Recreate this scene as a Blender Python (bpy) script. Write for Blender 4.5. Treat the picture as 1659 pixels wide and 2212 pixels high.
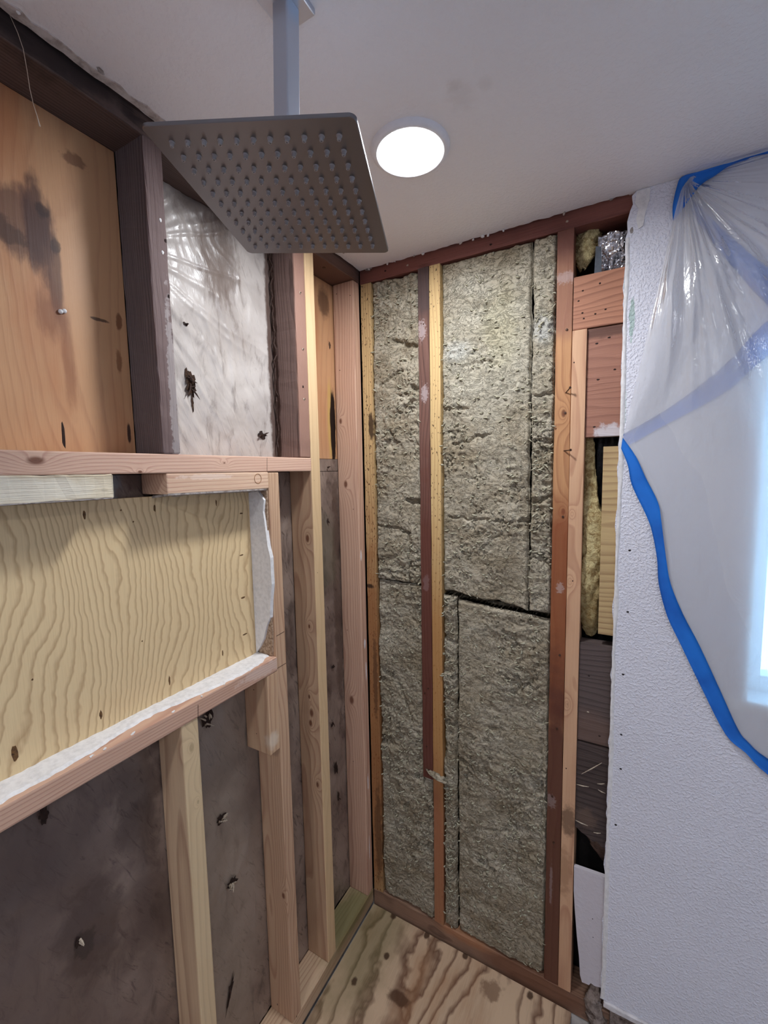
import bpy, bmesh, math, random
import numpy as np
from mathutils import Vector, Matrix

for o in list(bpy.data.objects):
    bpy.data.objects.remove(o)
scene = bpy.context.scene
COL = scene.collection

# ------------------------------------------------------------------ camera
# world: x runs right along the insulated wall (stud faces at y = 0), the niche
# wall runs toward the viewer (stud faces at x = 0), floor z = 0, metres.
F_PX, IMG_W, IMG_H = 927.0, 1659.0, 2212.0
YAW, PITCH, ROLL = -0.511147, -0.095179, -0.018891
CAM = np.array([0.84, -1.353, 1.74])
_fw = np.array([math.sin(YAW)*math.cos(PITCH), math.cos(YAW)*math.cos(PITCH), math.sin(PITCH)])
_r0 = np.array([math.cos(YAW), -math.sin(YAW), 0.0])
_u0 = np.cross(_r0, _fw)
_rt = math.cos(ROLL)*_r0 + math.sin(ROLL)*_u0
_up = -math.sin(ROLL)*_r0 + math.cos(ROLL)*_u0
cam_data = bpy.data.cameras.new('camera')
cam = bpy.data.objects.new('camera', cam_data)
COL.objects.link(cam)
cam_data.sensor_fit = 'VERTICAL'
cam_data.sensor_height = 36.0
cam_data.lens = F_PX/IMG_H*36.0
cam_data.clip_start = 0.01
cam.matrix_world = Matrix(((_rt[0], _up[0], -_fw[0], CAM[0]), (_rt[1], _up[1], -_fw[1], CAM[1]),
                           (_rt[2], _up[2], -_fw[2], CAM[2]), (0, 0, 0, 1)))
scene.camera = cam

# ------------------------------------------------------------------ world, exposure
world = bpy.data.worlds.new('world'); scene.world = world
world.use_nodes = True
bg = world.node_tree.nodes['Background']
bg.inputs['Color'].default_value = (0.36, 0.70, 1.0, 1)
bg.inputs['Strength'].default_value = 2.8
scene.view_settings.view_transform = 'Standard'
scene.view_settings.look = 'None'
scene.view_settings.gamma = 1.0
scene.view_settings.use_curve_mapping = False
scene.view_settings.exposure = 1.25
LED_STRENGTH = 95.0
FILL_STRENGTH = 90.0  # for the fill lights added behind the viewer
LED_COLOR = (0.93, 0.96, 1.0, 1)

# ------------------------------------------------------------------ measuring helpers
def _ray(p):
    return _fw*F_PX + _rt*(p[0]-IMG_W/2) - _up*(p[1]-IMG_H/2)
def PX(p, x=0.0):
    d = _ray(p); return CAM + d*((x-CAM[0])/d[0])
def PY(p, y=0.0):
    d = _ray(p); return CAM + d*((y-CAM[1])/d[1])
def PZ(p, z=0.0):
    d = _ray(p); return CAM + d*((z-CAM[2])/d[2])

# ------------------------------------------------------------------ numpy noise
_tab = np.random.RandomState(7).rand(512, 512)
def vnoise(a, b, seed=0):
    a = np.asarray(a)+seed*17.31; b = np.asarray(b)+seed*9.77
    ia = np.floor(a).astype(int); ib = np.floor(b).astype(int)
    fa = a-ia; fb = b-ib
    fa = fa*fa*fa*(fa*(fa*6-15)+10); fb = fb*fb*fb*(fb*(fb*6-15)+10)
    t = lambda i, j: _tab[i % 512, j % 512]
    return (t(ia, ib)*(1-fa)+t(ia+1, ib)*fa)*(1-fb) + (t(ia, ib+1)*(1-fa)+t(ia+1, ib+1)*fa)*fb
def fbm(a, b, oct=4, seed=0, gain=0.5):
    s = 0; amp = 1; tot = 0
    for i in range(oct):
        s = s+amp*vnoise(a*2**i, b*2**i, seed+i); tot += amp; amp *= gain
    return s/tot
def ridge(a, b, oct=3, seed=0):
    s = 0; amp = 1; tot = 0
    for i in range(oct):
        s = s+amp*(1-abs(2*vnoise(a*2**i, b*2**i, seed+i)-1)); tot += amp; amp *= 0.5
    return s/tot
def sstep(e0, e1, x):
    t = np.clip((x-e0)/(e1-e0), 0, 1); return t*t*(3-2*t)

# ------------------------------------------------------------------ objects and tags
def tag(o, label, cat, group=None, kind=None):
    if label: o['label'] = label
    if cat: o['category'] = cat
    if group: o['group'] = group
    if kind: o['kind'] = kind
    return o
def link(name, me, mat=None, parent=None, loc=None):
    o = bpy.data.objects.new(name, me)
    COL.objects.link(o)
    if mat is not None and me is not None and len(me.materials) == 0:
        me.materials.append(mat)
    if loc is not None: o.location = loc
    if parent is not None: o.parent = parent
    return o
def from_bm(name, bm, mat, parent=None, loc=None, smooth=False):
    me = bpy.data.meshes.new(name)
    bmesh.ops.recalc_face_normals(bm, faces=bm.faces)
    bm.to_mesh(me); bm.free()
    if smooth:
        for p in me.polygons: p.use_smooth = True
    return link(name, me, mat, parent, loc)
def raw(name, verts, faces, mat, parent=None, smooth=True, loc=None):
    me = bpy.data.meshes.new(name)
    me.from_pydata([tuple(map(float, v)) for v in verts], [], faces)
    me.validate(); me.update()
    if smooth:
        me.polygons.foreach_set('use_smooth', [True]*len(me.polygons))
    return link(name, me, mat, parent, loc)
def empty(name, loc):
    return link(name, None, loc=loc)
def child_loc(parent, p):
    """location for a child whose parent sits unrotated at parent.location"""
    return Vector(p)-parent.location

def box_bm(lo, hi, origin, bevel=0.0025, cuts=0, jitter=0.0, seed=0, segs=2):
    bm = bmesh.new()
    bmesh.ops.create_cube(bm, size=1)
    c = [(lo[i]+hi[i])/2 for i in range(3)]; s = [hi[i]-lo[i] for i in range(3)]
    for v in bm.verts:
        v.co = Vector([c[i]+v.co[i]*s[i]-origin[i] for i in range(3)])
    if cuts:
        ax = max(range(3), key=lambda i: s[i])
        es = [e for e in bm.edges if abs((e.verts[0].co-e.verts[1].co)[ax]) > s[ax]*0.9]
        bmesh.ops.subdivide_edges(bm, edges=es, cuts=cuts, use_grid_fill=True)
    if bevel:
        es = [e for e in bm.edges if len(e.link_faces) == 2 and e.calc_face_angle(0) > 0.5]
        bmesh.ops.bevel(bm, geom=es, offset=bevel, segments=segs, profile=0.6, affect='EDGES', clamp_overlap=True)
    if jitter:
        rnd = random.Random(seed)
        for v in bm.verts:
            v.co += Vector((rnd.uniform(-1, 1), rnd.uniform(-1, 1), rnd.uniform(-1, 1)))*jitter
    return bm
def board(name, lo, hi, mat, parent=None, label=None, cat=None, group=None, kind=None, bevel=0.0025, cuts=0, jitter=0.0, seed=0, smooth=False):
    org = ((lo[0]+hi[0])/2, (lo[1]+hi[1])/2, lo[2])
    bm = box_bm(lo, hi, org, bevel, cuts, jitter, seed)
    loc = Vector(org)
    if parent is not None: loc = loc-parent.location
    o = from_bm(name, bm, mat, parent, loc, smooth)
    if parent is None: tag(o, label, cat, group, kind)
    elif kind: o['kind'] = kind
    return o
def prism(name, pts, axis, a, b, mat, parent=None, smooth=False):
    """polygon pts (2-D, in the two axes other than `axis`) pushed from a to b along axis"""
    def mk(p, t):
        q = list(p); q.insert(axis, t); return q
    off = parent.location if parent is not None else Vector((0, 0, 0))
    n = len(pts)
    bm = bmesh.new()
    va = [bm.verts.new(Vector(mk(p, a))-off) for p in pts]
    vb = [bm.verts.new(Vector(mk(p, b))-off) for p in pts]
    bm.faces.new(va); bm.faces.new(vb[::-1])
    for i in range(n):
        bm.faces.new((va[i], va[(i+1) % n], vb[(i+1) % n], vb[i]))
    return from_bm(name, bm, mat, parent, None, smooth)
def tube_bm(bm, pts, radii, n=6):
    rings = []
    for i, p in enumerate(pts):
        p = Vector(p)
        d = (Vector(pts[min(i+1, len(pts)-1)])-Vector(pts[max(i-1, 0)])).normalized()
        a = d.orthogonal().normalized(); b = d.cross(a)
        rr = radii[i] if hasattr(radii, '__len__') else radii
        rings.append([bm.verts.new(p+(a*math.cos(t)+b*math.sin(t))*rr) for t in [2*math.pi*k/n for k in range(n)]])
    for i in range(len(rings)-1):
        best = min(range(n), key=lambda s: sum((rings[i][k].co-rings[i+1][(k+s) % n].co).length for k in range(n)))
        for k in range(n):
            bm.faces.new((rings[i][k], rings[i][(k+1) % n], rings[i+1][(k+1+best) % n], rings[i+1][(k+best) % n]))
    bm.faces.new(rings[0][::-1]); bm.faces.new(rings[-1])
def grid_faces(nu, nv, off=0):
    return [(off+i*nv+j, off+i*nv+j+1, off+(i+1)*nv+j+1, off+(i+1)*nv+j) for i in range(nu-1) for j in range(nv-1)]

# ------------------------------------------------------------------ material kit
def S(r, g, b):
    """sRGB 0-255 to linear"""
    f = lambda c: (c/255/12.92) if c/255 <= 0.04045 else ((c/255+0.055)/1.055)**2.4
    return (f(r), f(g), f(b), 1.0)
def soft(c, k=0.80):
    if c[0] > 0.5 and c[1] < 0.66*c[0]:                      # fresh lumber: paler, less red
        k = 0.78; c = (min(c[0]*1.0, .9), c[1]*1.10, c[2]*0.99)
    m = 0.3*c[0]+0.55*c[1]+0.15*c[2]
    return (m+(c[0]-m)*k, m+(c[1]-m)*k, m+(c[2]-m)*k, 1.0)
class NT:
    def __init__(s, name):
        s.m = bpy.data.materials.new(name); s.m.use_nodes = True
        s.t = s.m.node_tree; s.t.nodes.clear()
        s.out = s.t.nodes.new('ShaderNodeOutputMaterial')
    def n(s, kind, **kw):
        nd = s.t.nodes.new(kind)
        for k, v in kw.items(): setattr(nd, k, v)
        return nd
    def put(s, sock, v):
        if isinstance(v, bpy.types.NodeSocket): s.t.links.new(v, sock)
        elif v is not None: sock.default_value = v
    def math(s, op, a, b=None, c=None, clamp=False):
        nd = s.n('ShaderNodeMath', operation=op, use_clamp=clamp)
        s.put(nd.inputs[0], a); s.put(nd.inputs[1], b); s.put(nd.inputs[2], c)
        return nd.outputs[0]
    def vmath(s, op, a, b=None, out=0):
        nd = s.n('ShaderNodeVectorMath', operation=op)
        s.put(nd.inputs[0], a); s.put(nd.inputs[1], b)
        return nd.outputs['Value'] if out else nd.outputs[0]
    def sep(s, v):
        nd = s.n('ShaderNodeSeparateXYZ'); s.put(nd.inputs[0], v); return nd.outputs[0], nd.outputs[1], nd.outputs[2]
    def comb(s, a, b, c):
        nd = s.n('ShaderNodeCombineXYZ')
        for i, v in enumerate((a, b, c)): s.put(nd.inputs[i], v)
        return nd.outputs[0]
    def noise(s, v, scale=5, detail=3, rough=0.5, dist=0.0):
        nd = s.n('ShaderNodeTexNoise'); s.put(nd.inputs['Vector'], v)
        nd.inputs['Scale'].default_value = scale; nd.inputs['Detail'].default_value = detail
        nd.inputs['Roughness'].default_value = rough; nd.inputs['Distortion'].default_value = dist
        return nd.outputs[0]
    def voro(s, v, scale=5, feature='F1'):
        nd = s.n('ShaderNodeTexVoronoi', feature=feature); s.put(nd.inputs['Vector'], v)
        nd.inputs['Scale'].default_value = scale
        return nd.outputs['Distance']
    def mix(s, fac, a, b, mode='MIX'):
        nd = s.n('ShaderNodeMix', data_type='RGBA', blend_type=mode)
        s.put(nd.inputs[0], fac); s.put(nd.inputs[6], a); s.put(nd.inputs[7], b)
        return nd.outputs[2]
    def rng(s, v, a, b, c=0.0, d=1.0, smooth=True):
        nd = s.n('ShaderNodeMapRange', interpolation_type='SMOOTHSTEP' if smooth else 'LINEAR')
        for i, x in enumerate((v, a, b, c, d)): s.put(nd.inputs[i], x)
        return nd.outputs[0]
    def ramp(s, v, stops):
        nd = s.n('ShaderNodeValToRGB'); s.put(nd.inputs[0], v)
        e = nd.color_ramp.elements
        while len(e) < len(stops): e.new(0.5)
        for i, (p, c) in enumerate(stops):
            e[i].position = p; e[i].color = c
        return nd.outputs[0]
    def pos(s): return s.n('ShaderNodeNewGeometry').outputs['Position']
    def obj(s):
        tc = s.n('ShaderNodeTexCoord').outputs['Object']
        rnd = s.n('ShaderNodeObjectInfo').outputs['Random']
        o = s.comb(s.math('MULTIPLY', rnd, 37.0), s.math('MULTIPLY', rnd, 91.0), s.math('MULTIPLY', rnd, 13.0))
        return tc, s.vmath('ADD', tc, o), rnd
    def scale(s, v, k): return s.vmath('MULTIPLY', v, k)
    def bump(s, h, strength=0.3, dist=0.002, normal=None):
        nd = s.n('ShaderNodeBump'); nd.inputs['Strength'].default_value = strength
        nd.inputs['Distance'].default_value = dist
        s.put(nd.inputs['Height'], h)
        if normal is not None: s.put(nd.inputs['Normal'], normal)
        return nd.outputs[0]
    def bsdf(s, color, rough=0.6, normal=None, metallic=0.0, coat=0.0, spec=0.35, **kw):
        b = s.n('ShaderNodeBsdfPrincipled')
        s.put(b.inputs['Base Color'], color); s.put(b.inputs['Roughness'], rough)
        b.inputs['Metallic'].default_value = metallic
        b.inputs['Specular IOR Level'].default_value = spec
        if coat:
            b.inputs['Coat Weight'].default_value = coat; b.inputs['Coat Roughness'].default_value = 0.12
        for k, v in kw.items(): s.put(b.inputs[k], v)
        if normal is not None: s.put(b.inputs['Normal'], normal)
        return b.outputs[0]
    def done(s, sh):
        s.t.links.new(sh, s.out.inputs['Surface']); return s.m
    # masks made of ellipsoidal blots in the place, with ragged noise edges
    def blot(s, p, c, r, nscale=20, namp=0.8, edge=0.2, stretch=(1, 1, 1)):
        d = s.vmath('DIVIDE', s.vmath('SUBTRACT', p, tuple(map(float, c))), tuple(map(float, r)))
        L = s.vmath('LENGTH', d, out=1)
        nz = s.noise(s.scale(p, stretch), nscale, 4, 0.6)
        L = s.math('ADD', L, s.math('MULTIPLY', s.math('SUBTRACT', nz, 0.5), namp*2))
        return s.rng(L, 1+edge, 1-edge)

def layers(k, col, p, blots):
    for b in blots:
        m = k.blot(p, b['c'], b['r'], b.get('ns', 20), b.get('na', 0.8), b.get('e', 0.2), b.get('st', (1, 1, 1)))
        m = k.math('MULTIPLY', m, b.get('a', 1.0))
        col = k.mix(m, col, b['col'])
    return col

def wood(name, light, dark, axis=2, freq=150.0, wob=0.012, center=(0.05, 0.02), fiber=0.3, tone=0.35,
         rough=0.62, knots=(), blots=(), specks=None, tint=None, bump=0.25, sharp=0.55):
    light, dark = soft(light), soft(dark)
    k = NT(name)
    tc, v, rnd = k.obj()
    x, y, z = k.sep(v); cx, cy, cz = k.sep(tc)
    order = {0: (y, z, x, cy, cz), 1: (x, z, y, cx, cz), 2: (x, y, z, cx, cy)}[axis]
    a, b, l, ca, cb = order
    q = k.comb(k.math('MULTIPLY', a, 6.0), k.math('MULTIPLY', b, 6.0), k.math('MULTIPLY', l, 1.6))
    w1 = k.math('MULTIPLY', k.math('SUBTRACT', k.noise(q, 1.0, 2, 0.5), 0.5), wob*4)
    w2 = k.math('MULTIPLY', k.math('SUBTRACT', k.noise(k.vmath('ADD', q, (31.0, 7.0, 3.0)), 1.0, 2, 0.5), 0.5), wob*4)
    dx = k.math('ADD', k.math('SUBTRACT', ca, k.math('MULTIPLY_ADD', rnd, 0.05, center[0]-0.025)), w1)
    dy = k.math('ADD', k.math('SUBTRACT', cb, center[1]), w2)
    r = k.math('SQRT', k.math('ADD', k.math('MULTIPLY', dx, dx), k.math('MULTIPLY', dy, dy)))
    ph = k.math('MULTIPLY', r, freq)
    p = k.pos()
    kmask = None
    for (kc, kr) in knots:
        st = [1.0, 1.0, 1.0]; st[axis] = 0.55
        d = k.vmath('LENGTH', k.vmath('MULTIPLY', k.vmath('SUBTRACT', p, tuple(map(float, kc))), tuple(st)), out=1)
        e = k.math('EXPONENT', k.math('MULTIPLY', d, -1.0/(kr*1.7)))
        ph = k.math('ADD', ph, k.math('MULTIPLY', e, 5.0))
        m = k.rng(d, kr*0.95, kr*0.35)
        kmask = m if kmask is None else k.math('MAXIMUM', kmask, m)
    saw = k.math('FRACT', ph)
    line = k.ramp(saw, [(0.0, (0.1,)*3+(1,)), (sharp, (0.3,)*3+(1,)), (0.88, (1, 1, 1, 1)), (0.97, (0.6,)*3+(1,)), (1.0, (0.1,)*3+(1,))])
    fq = k.comb(k.math('MULTIPLY', a, 420.0), k.math('MULTIPLY', b, 420.0), k.math('MULTIPLY', l, 9.0))
    fib = k.noise(fq, 1.0, 2, 0.6)
    big = k.noise(k.comb(k.math('MULTIPLY', a, 9.0), k.math('MULTIPLY', b, 9.0), k.math('MULTIPLY', l, 3.0)), 1.0, 3, 0.55)
    fac = k.math('ADD', k.math('MULTIPLY', line, 0.62), k.math('MULTIPLY', k.math('SUBTRACT', fib, 0.5), fiber*1.6), clamp=True)
    fac = k.math('ADD', fac, k.math('MULTIPLY', k.math('SUBTRACT', big, 0.5), tone*1.6), clamp=True)
    col = k.mix(fac, light, dark)
    if tint is not None:
        col = k.mix(k.rng(big, 0.45, 0.7, 0, tint[1]), col, tint[0])
    if kmask is not None:
        kc = k.mix(k.noise(p, 220, 3), S(120, 66, 42), S(70, 36, 24))
        col = k.mix(k.math('MULTIPLY', kmask, 0.85), col, kc)
    if specks is not None:
        sc, thr, scol = specks
        sv = k.comb(k.math('MULTIPLY', a, sc), k.math('MULTIPLY', b, sc), k.math('MULTIPLY', l, sc*0.33))
        col = k.mix(k.rng(k.noise(sv, 1.0, 1.5, 0.5), thr, thr+0.04), col, scol)
    col = layers(k, col, p, blots)
    h = k.math('ADD', k.math('MULTIPLY', line, 0.5), fib)
    nrm = k.bump(h, bump, 0.0015)
    return k.done(k.bsdf(col, rough, nrm, spec=0.3))

def plywood(name, light, dark, plane='yz', grain=2, K=9.0, D=40.0, across=7.0, along=0.9, line=0.32, rough=0.6, blots=(), tone=0.25, off=0.0, bump=0.12, tint=None, specks=None, waver=0.25):
    """rotary-cut face veneer: contour lines of a stretched noise field"""
    light, dark = soft(light), soft(dark)
    k = NT(name)
    p = k.pos(); x, y, z = k.sep(p)
    u, v = {'yz2': (y, z), 'xy1': (x, y), 'yz1': (z, y)}[plane+str(grain)]
    q = k.comb(k.math('MULTIPLY', u, across), k.math('MULTIPLY', v, along), off)
    n0 = k.noise(q, 1.0, 1.0, 0.4)
    q2 = k.comb(k.math('MULTIPLY', u, across*5), k.math('MULTIPLY', v, along*9), off+3)
    n1 = k.noise(q2, 1.0, 2, 0.5)
    f = k.math('ADD', k.math('MULTIPLY', n0, K), k.math('MULTIPLY', k.math('SUBTRACT', n1, 0.5), waver*2))
    f = k.math('ADD', f, k.math('MULTIPLY', u, D))
    saw = k.math('FRACT', f)
    ln = k.ramp(saw, [(0, (0,)*3+(1,)), (0.55, (0.12,)*3+(1,)), (0.86, (1, 1, 1, 1)), (0.93, (0.5,)*3+(1,)), (1, (0,)*3+(1,))])
    fq = k.comb(k.math('MULTIPLY', u, 500.0), k.math('MULTIPLY', v, 14.0), off)
    fib = k.noise(fq, 1.0, 2, 0.6)
    big = k.noise(k.comb(k.math('MULTIPLY', u, 6.0), k.math('MULTIPLY', v, 1.6), off+8), 1.0, 4, 0.6)
    fac = k.math('ADD', k.math('MULTIPLY', ln, line*2), k.math('MULTIPLY', k.math('SUBTRACT', fib, 0.5), 0.5), clamp=True)
    fac = k.math('ADD', fac, k.math('MULTIPLY', k.math('SUBTRACT', big, 0.5), tone*2), clamp=True)
    col = k.mix(fac, light, dark)
    if tint is not None:
        col = k.mix(k.rng(big, 0.5, 0.72, 0, tint[1]), col, tint[0])
    if specks is not None:
        sc, thr, scol = specks
        col = k.mix(k.rng(k.noise(k.comb(k.math('MULTIPLY', u, sc), k.math('MULTIPLY', v, sc*0.4), off), 1.0, 2, 0.5), thr, thr+0.05), col, scol)
    col = layers(k, col, p, blots)
    nrm = k.bump(k.math('ADD', k.math('MULTIPLY', ln, 0.6), fib), bump, 0.001)
    return k.done(k.bsdf(col, rough, nrm, spec=0.3))

def plain(name, color, rough=0.6, var=0.15, scale=60.0, bump=0.2, bdist=0.001, metallic=0.0, blots=(), spec=0.35, dark=None, coat=0.0):
    k = NT(name); p = k.pos()
    n = k.noise(p, scale, 4, 0.6)
    d = dark if dark is not None else tuple(c*(1-var*2.2) for c in color[:3])+(1,)
    col = k.mix(k.rng(n, 0.35, 0.75), color, d)
    col = layers(k, col, p, blots)
    return k.done(k.bsdf(col, rough, k.bump(n, bump, bdist), metallic, coat, spec))

# ------------------------------------------------------------------ materials
WHITE = S(236, 234, 238); BLACK = S(14, 12, 12)
def drywall_paint(name, color, scale=170, strength=0.55, blots=()):
    k = NT(name); p = k.pos()
    n1 = k.noise(p, scale, 3, 0.55); n2 = k.noise(p, scale*0.33, 3, 0.5); n3 = k.noise(p, 3.0, 3, 0.5)
    h = k.math('ADD', k.rng(n1, 0.42, 0.68), k.math('MULTIPLY', n2, 0.9))
    col = k.mix(k.rng(n3, 0.35, 0.75, 0, 0.12), color, tuple(c*0.75 for c in color[:3])+(1,))
    col = layers(k, col, p, blots)
    return k.done(k.bsdf(col, 0.55, k.bump(h, strength, 0.0018), spec=0.3))
M = {}
M['ceiling'] = drywall_paint('ceiling_paint', S(234, 232, 236), 120, 0.35, blots=[
    dict(c=PZ((995, 210), 2.44), r=(0.022, 0.03, 0.02), col=S(150, 128, 112), a=0.12, ns=60, na=0.9, e=0.7),
    dict(c=PZ((980, 185), 2.44), r=(0.012, 0.012, 0.02), col=S(150, 128, 112), a=0.12, ns=60, na=0.9, e=0.7),
    dict(c=PZ((1050, 180), 2.44), r=(0.012, 0.012, 0.02), col=S(150, 128, 112), a=0.1, ns=60, na=0.9, e=0.7)])
M['wallpaint'] = drywall_paint('wall_paint', S(226, 226, 236), 150, 0.75, blots=[
    dict(c=PY((1365, 690), -0.013), r=(0.006, 0.05, 0.055), col=S(168, 190, 184), a=0.9, ns=45, na=0.8, e=0.1),
    dict(c=PY((1352, 615), -0.013), r=(0.004, 0.05, 0.05), col=S(168, 190, 184), a=0.8, ns=60, na=0.8, e=0.1),
    dict(c=PY((1350, 880), -0.013), r=(0.003, 0.05, 0.05), col=S(178, 196, 192), a=0.6, ns=60, na=0.8, e=0.1)])
M['whiteplaster'] = plain('white_plaster', S(232, 230, 230), 0.75, 0.08, 90, 0.5, 0.002)
M['greyplaster'] = plain('grey_plaster', S(176, 168, 164), 0.85, 0.25, 70, 0.8, 0.004, dark=S(96, 84, 78))
M['paintedtrim'] = plain('white_trim', S(230, 230, 236), 0.4, 0.05, 40, 0.1)
M['dark'] = plain('dark_cavity', S(30, 26, 26), 0.9, 0.2, 40, 0.5)
M['blackfelt'] = plain('black_felt_paper', S(38, 38, 42), 0.55, 0.3, 60, 0.9, 0.006)
M['steel'] = plain('galvanised_steel', S(120, 128, 136), 0.35, 0.15, 30, 0.1, metallic=0.9)
M['nail'] = plain('nail_steel', S(96, 72, 60), 0.45, 0.3, 300, 0.3, metallic=0.6)
M['rust'] = plain('dark_nail_hole', S(46, 28, 22), 0.8, 0.3, 200, 0.5)
M['splinter'] = plain('pale_splinter', S(196, 180, 160), 0.7, 0.2, 200, 0.3)
M['darksplinter'] = plain('dark_splinter', S(62, 42, 34), 0.8, 0.3, 200, 0.4)

PINE_L, PINE_D = S(222, 178, 148), S(172, 118, 90)
PALE_L, PALE_D = S(226, 200, 160), S(190, 152, 112)
K = lambda pts: pts
# ------------------------------------------------------------------ setting: shell
def sheet(name, lo, hi, mat, kind='structure'):
    return board(name, lo, hi, mat, kind=kind, bevel=0)
XR, YR = 2.25, -3.2
wl = sheet('wall_left', (-0.16, YR, -0.1), (-0.105, 0.16, 2.6), M['dark'])
wb = sheet('wall_back', (-0.105, 0.10, -0.1), (1.10, 0.16, 2.6), M['dark'])
# floor of the room beyond the new subfloor
M['oldfloor'] = plain('old_grey_floor', S(186, 180, 176), 0.7, 0.25, 14, 0.4, 0.004)
fl = sheet('floor', (-0.105, YR, -0.1), (XR, 0.10, -0.018), M['oldfloor'])
wr = sheet('wall_right', (XR, YR, -0.1), (XR+0.05, 0.16, 2.6), M['wallpaint'])
wrear = sheet('wall_rear', (-0.16, YR-0.05, -0.1), (XR+0.05, YR, 2.6), M['wallpaint'])
deck = sheet('ceiling_deck', (-0.16, YR, 2.475), (XR+0.05, 0.16, 2.6), M['dark'])
# finished left wall past the open framing, behind the viewer
wl2 = sheet('wall_left_finished', (-0.09, YR, 0.0), (0.013, -1.68, 2.44), M['wallpaint'])

# ceiling board with ragged edges along the two open walls
rnd = random.Random(3)
CZ = 2.44
edge = []
n = 70
for i in range(n):                         # along the niche wall, y from -1.68 to -0.004
    t = i/(n-1); y = -1.68+t*1.672
    x = 0.007+0.002*math.sin(t*9)+rnd.uniform(-0.002, 0.003)
    if y > -0.35: x = 0.006+rnd.uniform(-0.002, 0.003)
    edge.append((x, y))
m2 = 60
for i in range(1, m2):
    t = i/(m2-1); x = 0.012+t*0.815
    edge.append((x, -0.006+rnd.uniform(-0.004, 0.003)))
poly = edge+[(0.83, -0.0005), (XR, -0.0005), (XR, YR), (0.0, YR), (0.0, -1.68)]
ce = prism('ceiling', poly, 2, CZ, CZ+0.013, M['ceiling'])
ce['kind'] = 'structure'
# ragged band of torn paper and mud left along the cut edge
M['mudband'] = plain('torn_ceiling_paper', S(206, 196, 192), 0.85, 0.2, 60, 0.6, 0.003, dark=S(150, 136, 130))
rb_ = random.Random(17); A_ = []; B_ = []
for i in range(80):
    t = i/79; y = -1.6+t*1.30
    A_.append((0.007+rb_.uniform(-0.002, 0.002), y)); B_.append((0.030+0.010*math.sin(t*7+1)*(1-t*0.6)+rb_.uniform(-0.003, 0.004), y))
mb = prism('torn_paper_band', A_+B_[::-1], 2, CZ-0.0022, CZ+0.001, M['mudband'], ce)
# crumbs of plaster still clinging to the cut ceiling edge
fr = random.Random(5)
for i in range(26):
    if i < 12:
        t = fr.random(); c = (0.026+fr.uniform(-0.008, 0.012), -1.2+t*1.15, CZ-0.002)
    else:
        t = fr.random(); c = (0.02+t*0.78, -0.008+fr.uniform(-0.005, 0.001), CZ-0.003)
    bm = bmesh.new(); bmesh.ops.create_icosphere(bm, subdivisions=1, radius=1)
    sx, sy, sz = fr.uniform(0.003, 0.010), fr.uniform(0.002, 0.005), fr.uniform(0.002, 0.006)
    for v in bm.verts:
        v.co = Vector((v.co.x*sx, v.co.y*sy, v.co.z*sz))*fr.uniform(0.7, 1.2)
    bmesh.ops.rotate(bm, verts=bm.verts, cent=(0, 0, 0), matrix=Matrix.Rotation(fr.uniform(0, 3), 3, 'Z'))
    from_bm('plaster_crumb', bm, M['whiteplaster'] if fr.random() < 0.6 else M['greyplaster'], ce, c)

# ------------------------------------------------------------------ floor plywood
M['subfloor'] = plywood('subfloor_plywood', S(212, 168, 136), S(98, 56, 34), 'xy', 1, K=8.0, D=12.0, across=4.6, along=1.6, line=0.42, rough=0.55,
    tone=0.42, off=2.0, waver=0.4, tint=(S(178, 132, 96), 0.5), blots=[
    dict(c=(0.06, -0.10, 0), r=(0.10, 0.30, 0.1), col=S(108, 104, 66), a=0.55, ns=14, na=0.5, e=0.6),
    dict(c=PZ((860, 2155)), r=(0.035, 0.02, 0.1), col=S(74, 44, 26), a=0.8, ns=40, na=0.6, e=0.3),
    dict(c=PZ((765, 2120)), r=(0.010, 0.012, 0.1), col=S(64, 40, 24), a=0.9, ns=60, na=0.5, e=0.3),
    dict(c=PZ((835, 2065)), r=(0.010, 0.012, 0.1), col=S(64, 40, 24), a=0.9, ns=60, na=0.5, e=0.3),
    dict(c=PZ((850, 1978)), r=(0.012, 0.014, 0.1), col=S(64, 40, 24), a=0.9, ns=60, na=0.5, e=0.3),
    dict(c=PZ((922, 2020)), r=(0.010, 0.014, 0.1), col=S(64, 40, 24), a=0.9, ns=60, na=0.5, e=0.3),
    dict(c=PZ((1005, 2065)), r=(0.010, 0.012, 0.1), col=S(64, 40, 24), a=0.9, ns=60, na=0.5, e=0.3),
    dict(c=PZ((1145, 2150)), r=(0.010, 0.012, 0.1), col=S(64, 40, 24), a=0.9, ns=60, na=0.5, e=0.3),
    dict(c=PZ((1060, 2140)), r=(0.03, 0.03, 0.1), col=S(96, 60, 38), a=0.6, ns=40, na=0.9, e=0.3)])
sf = board('floor_plywood', (0.006, -1.7, -0.018), (0.742, -0.012, 0.0), M['subfloor'], bevel=0.0015)
tag(sf, None, None, kind='structure')

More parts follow.
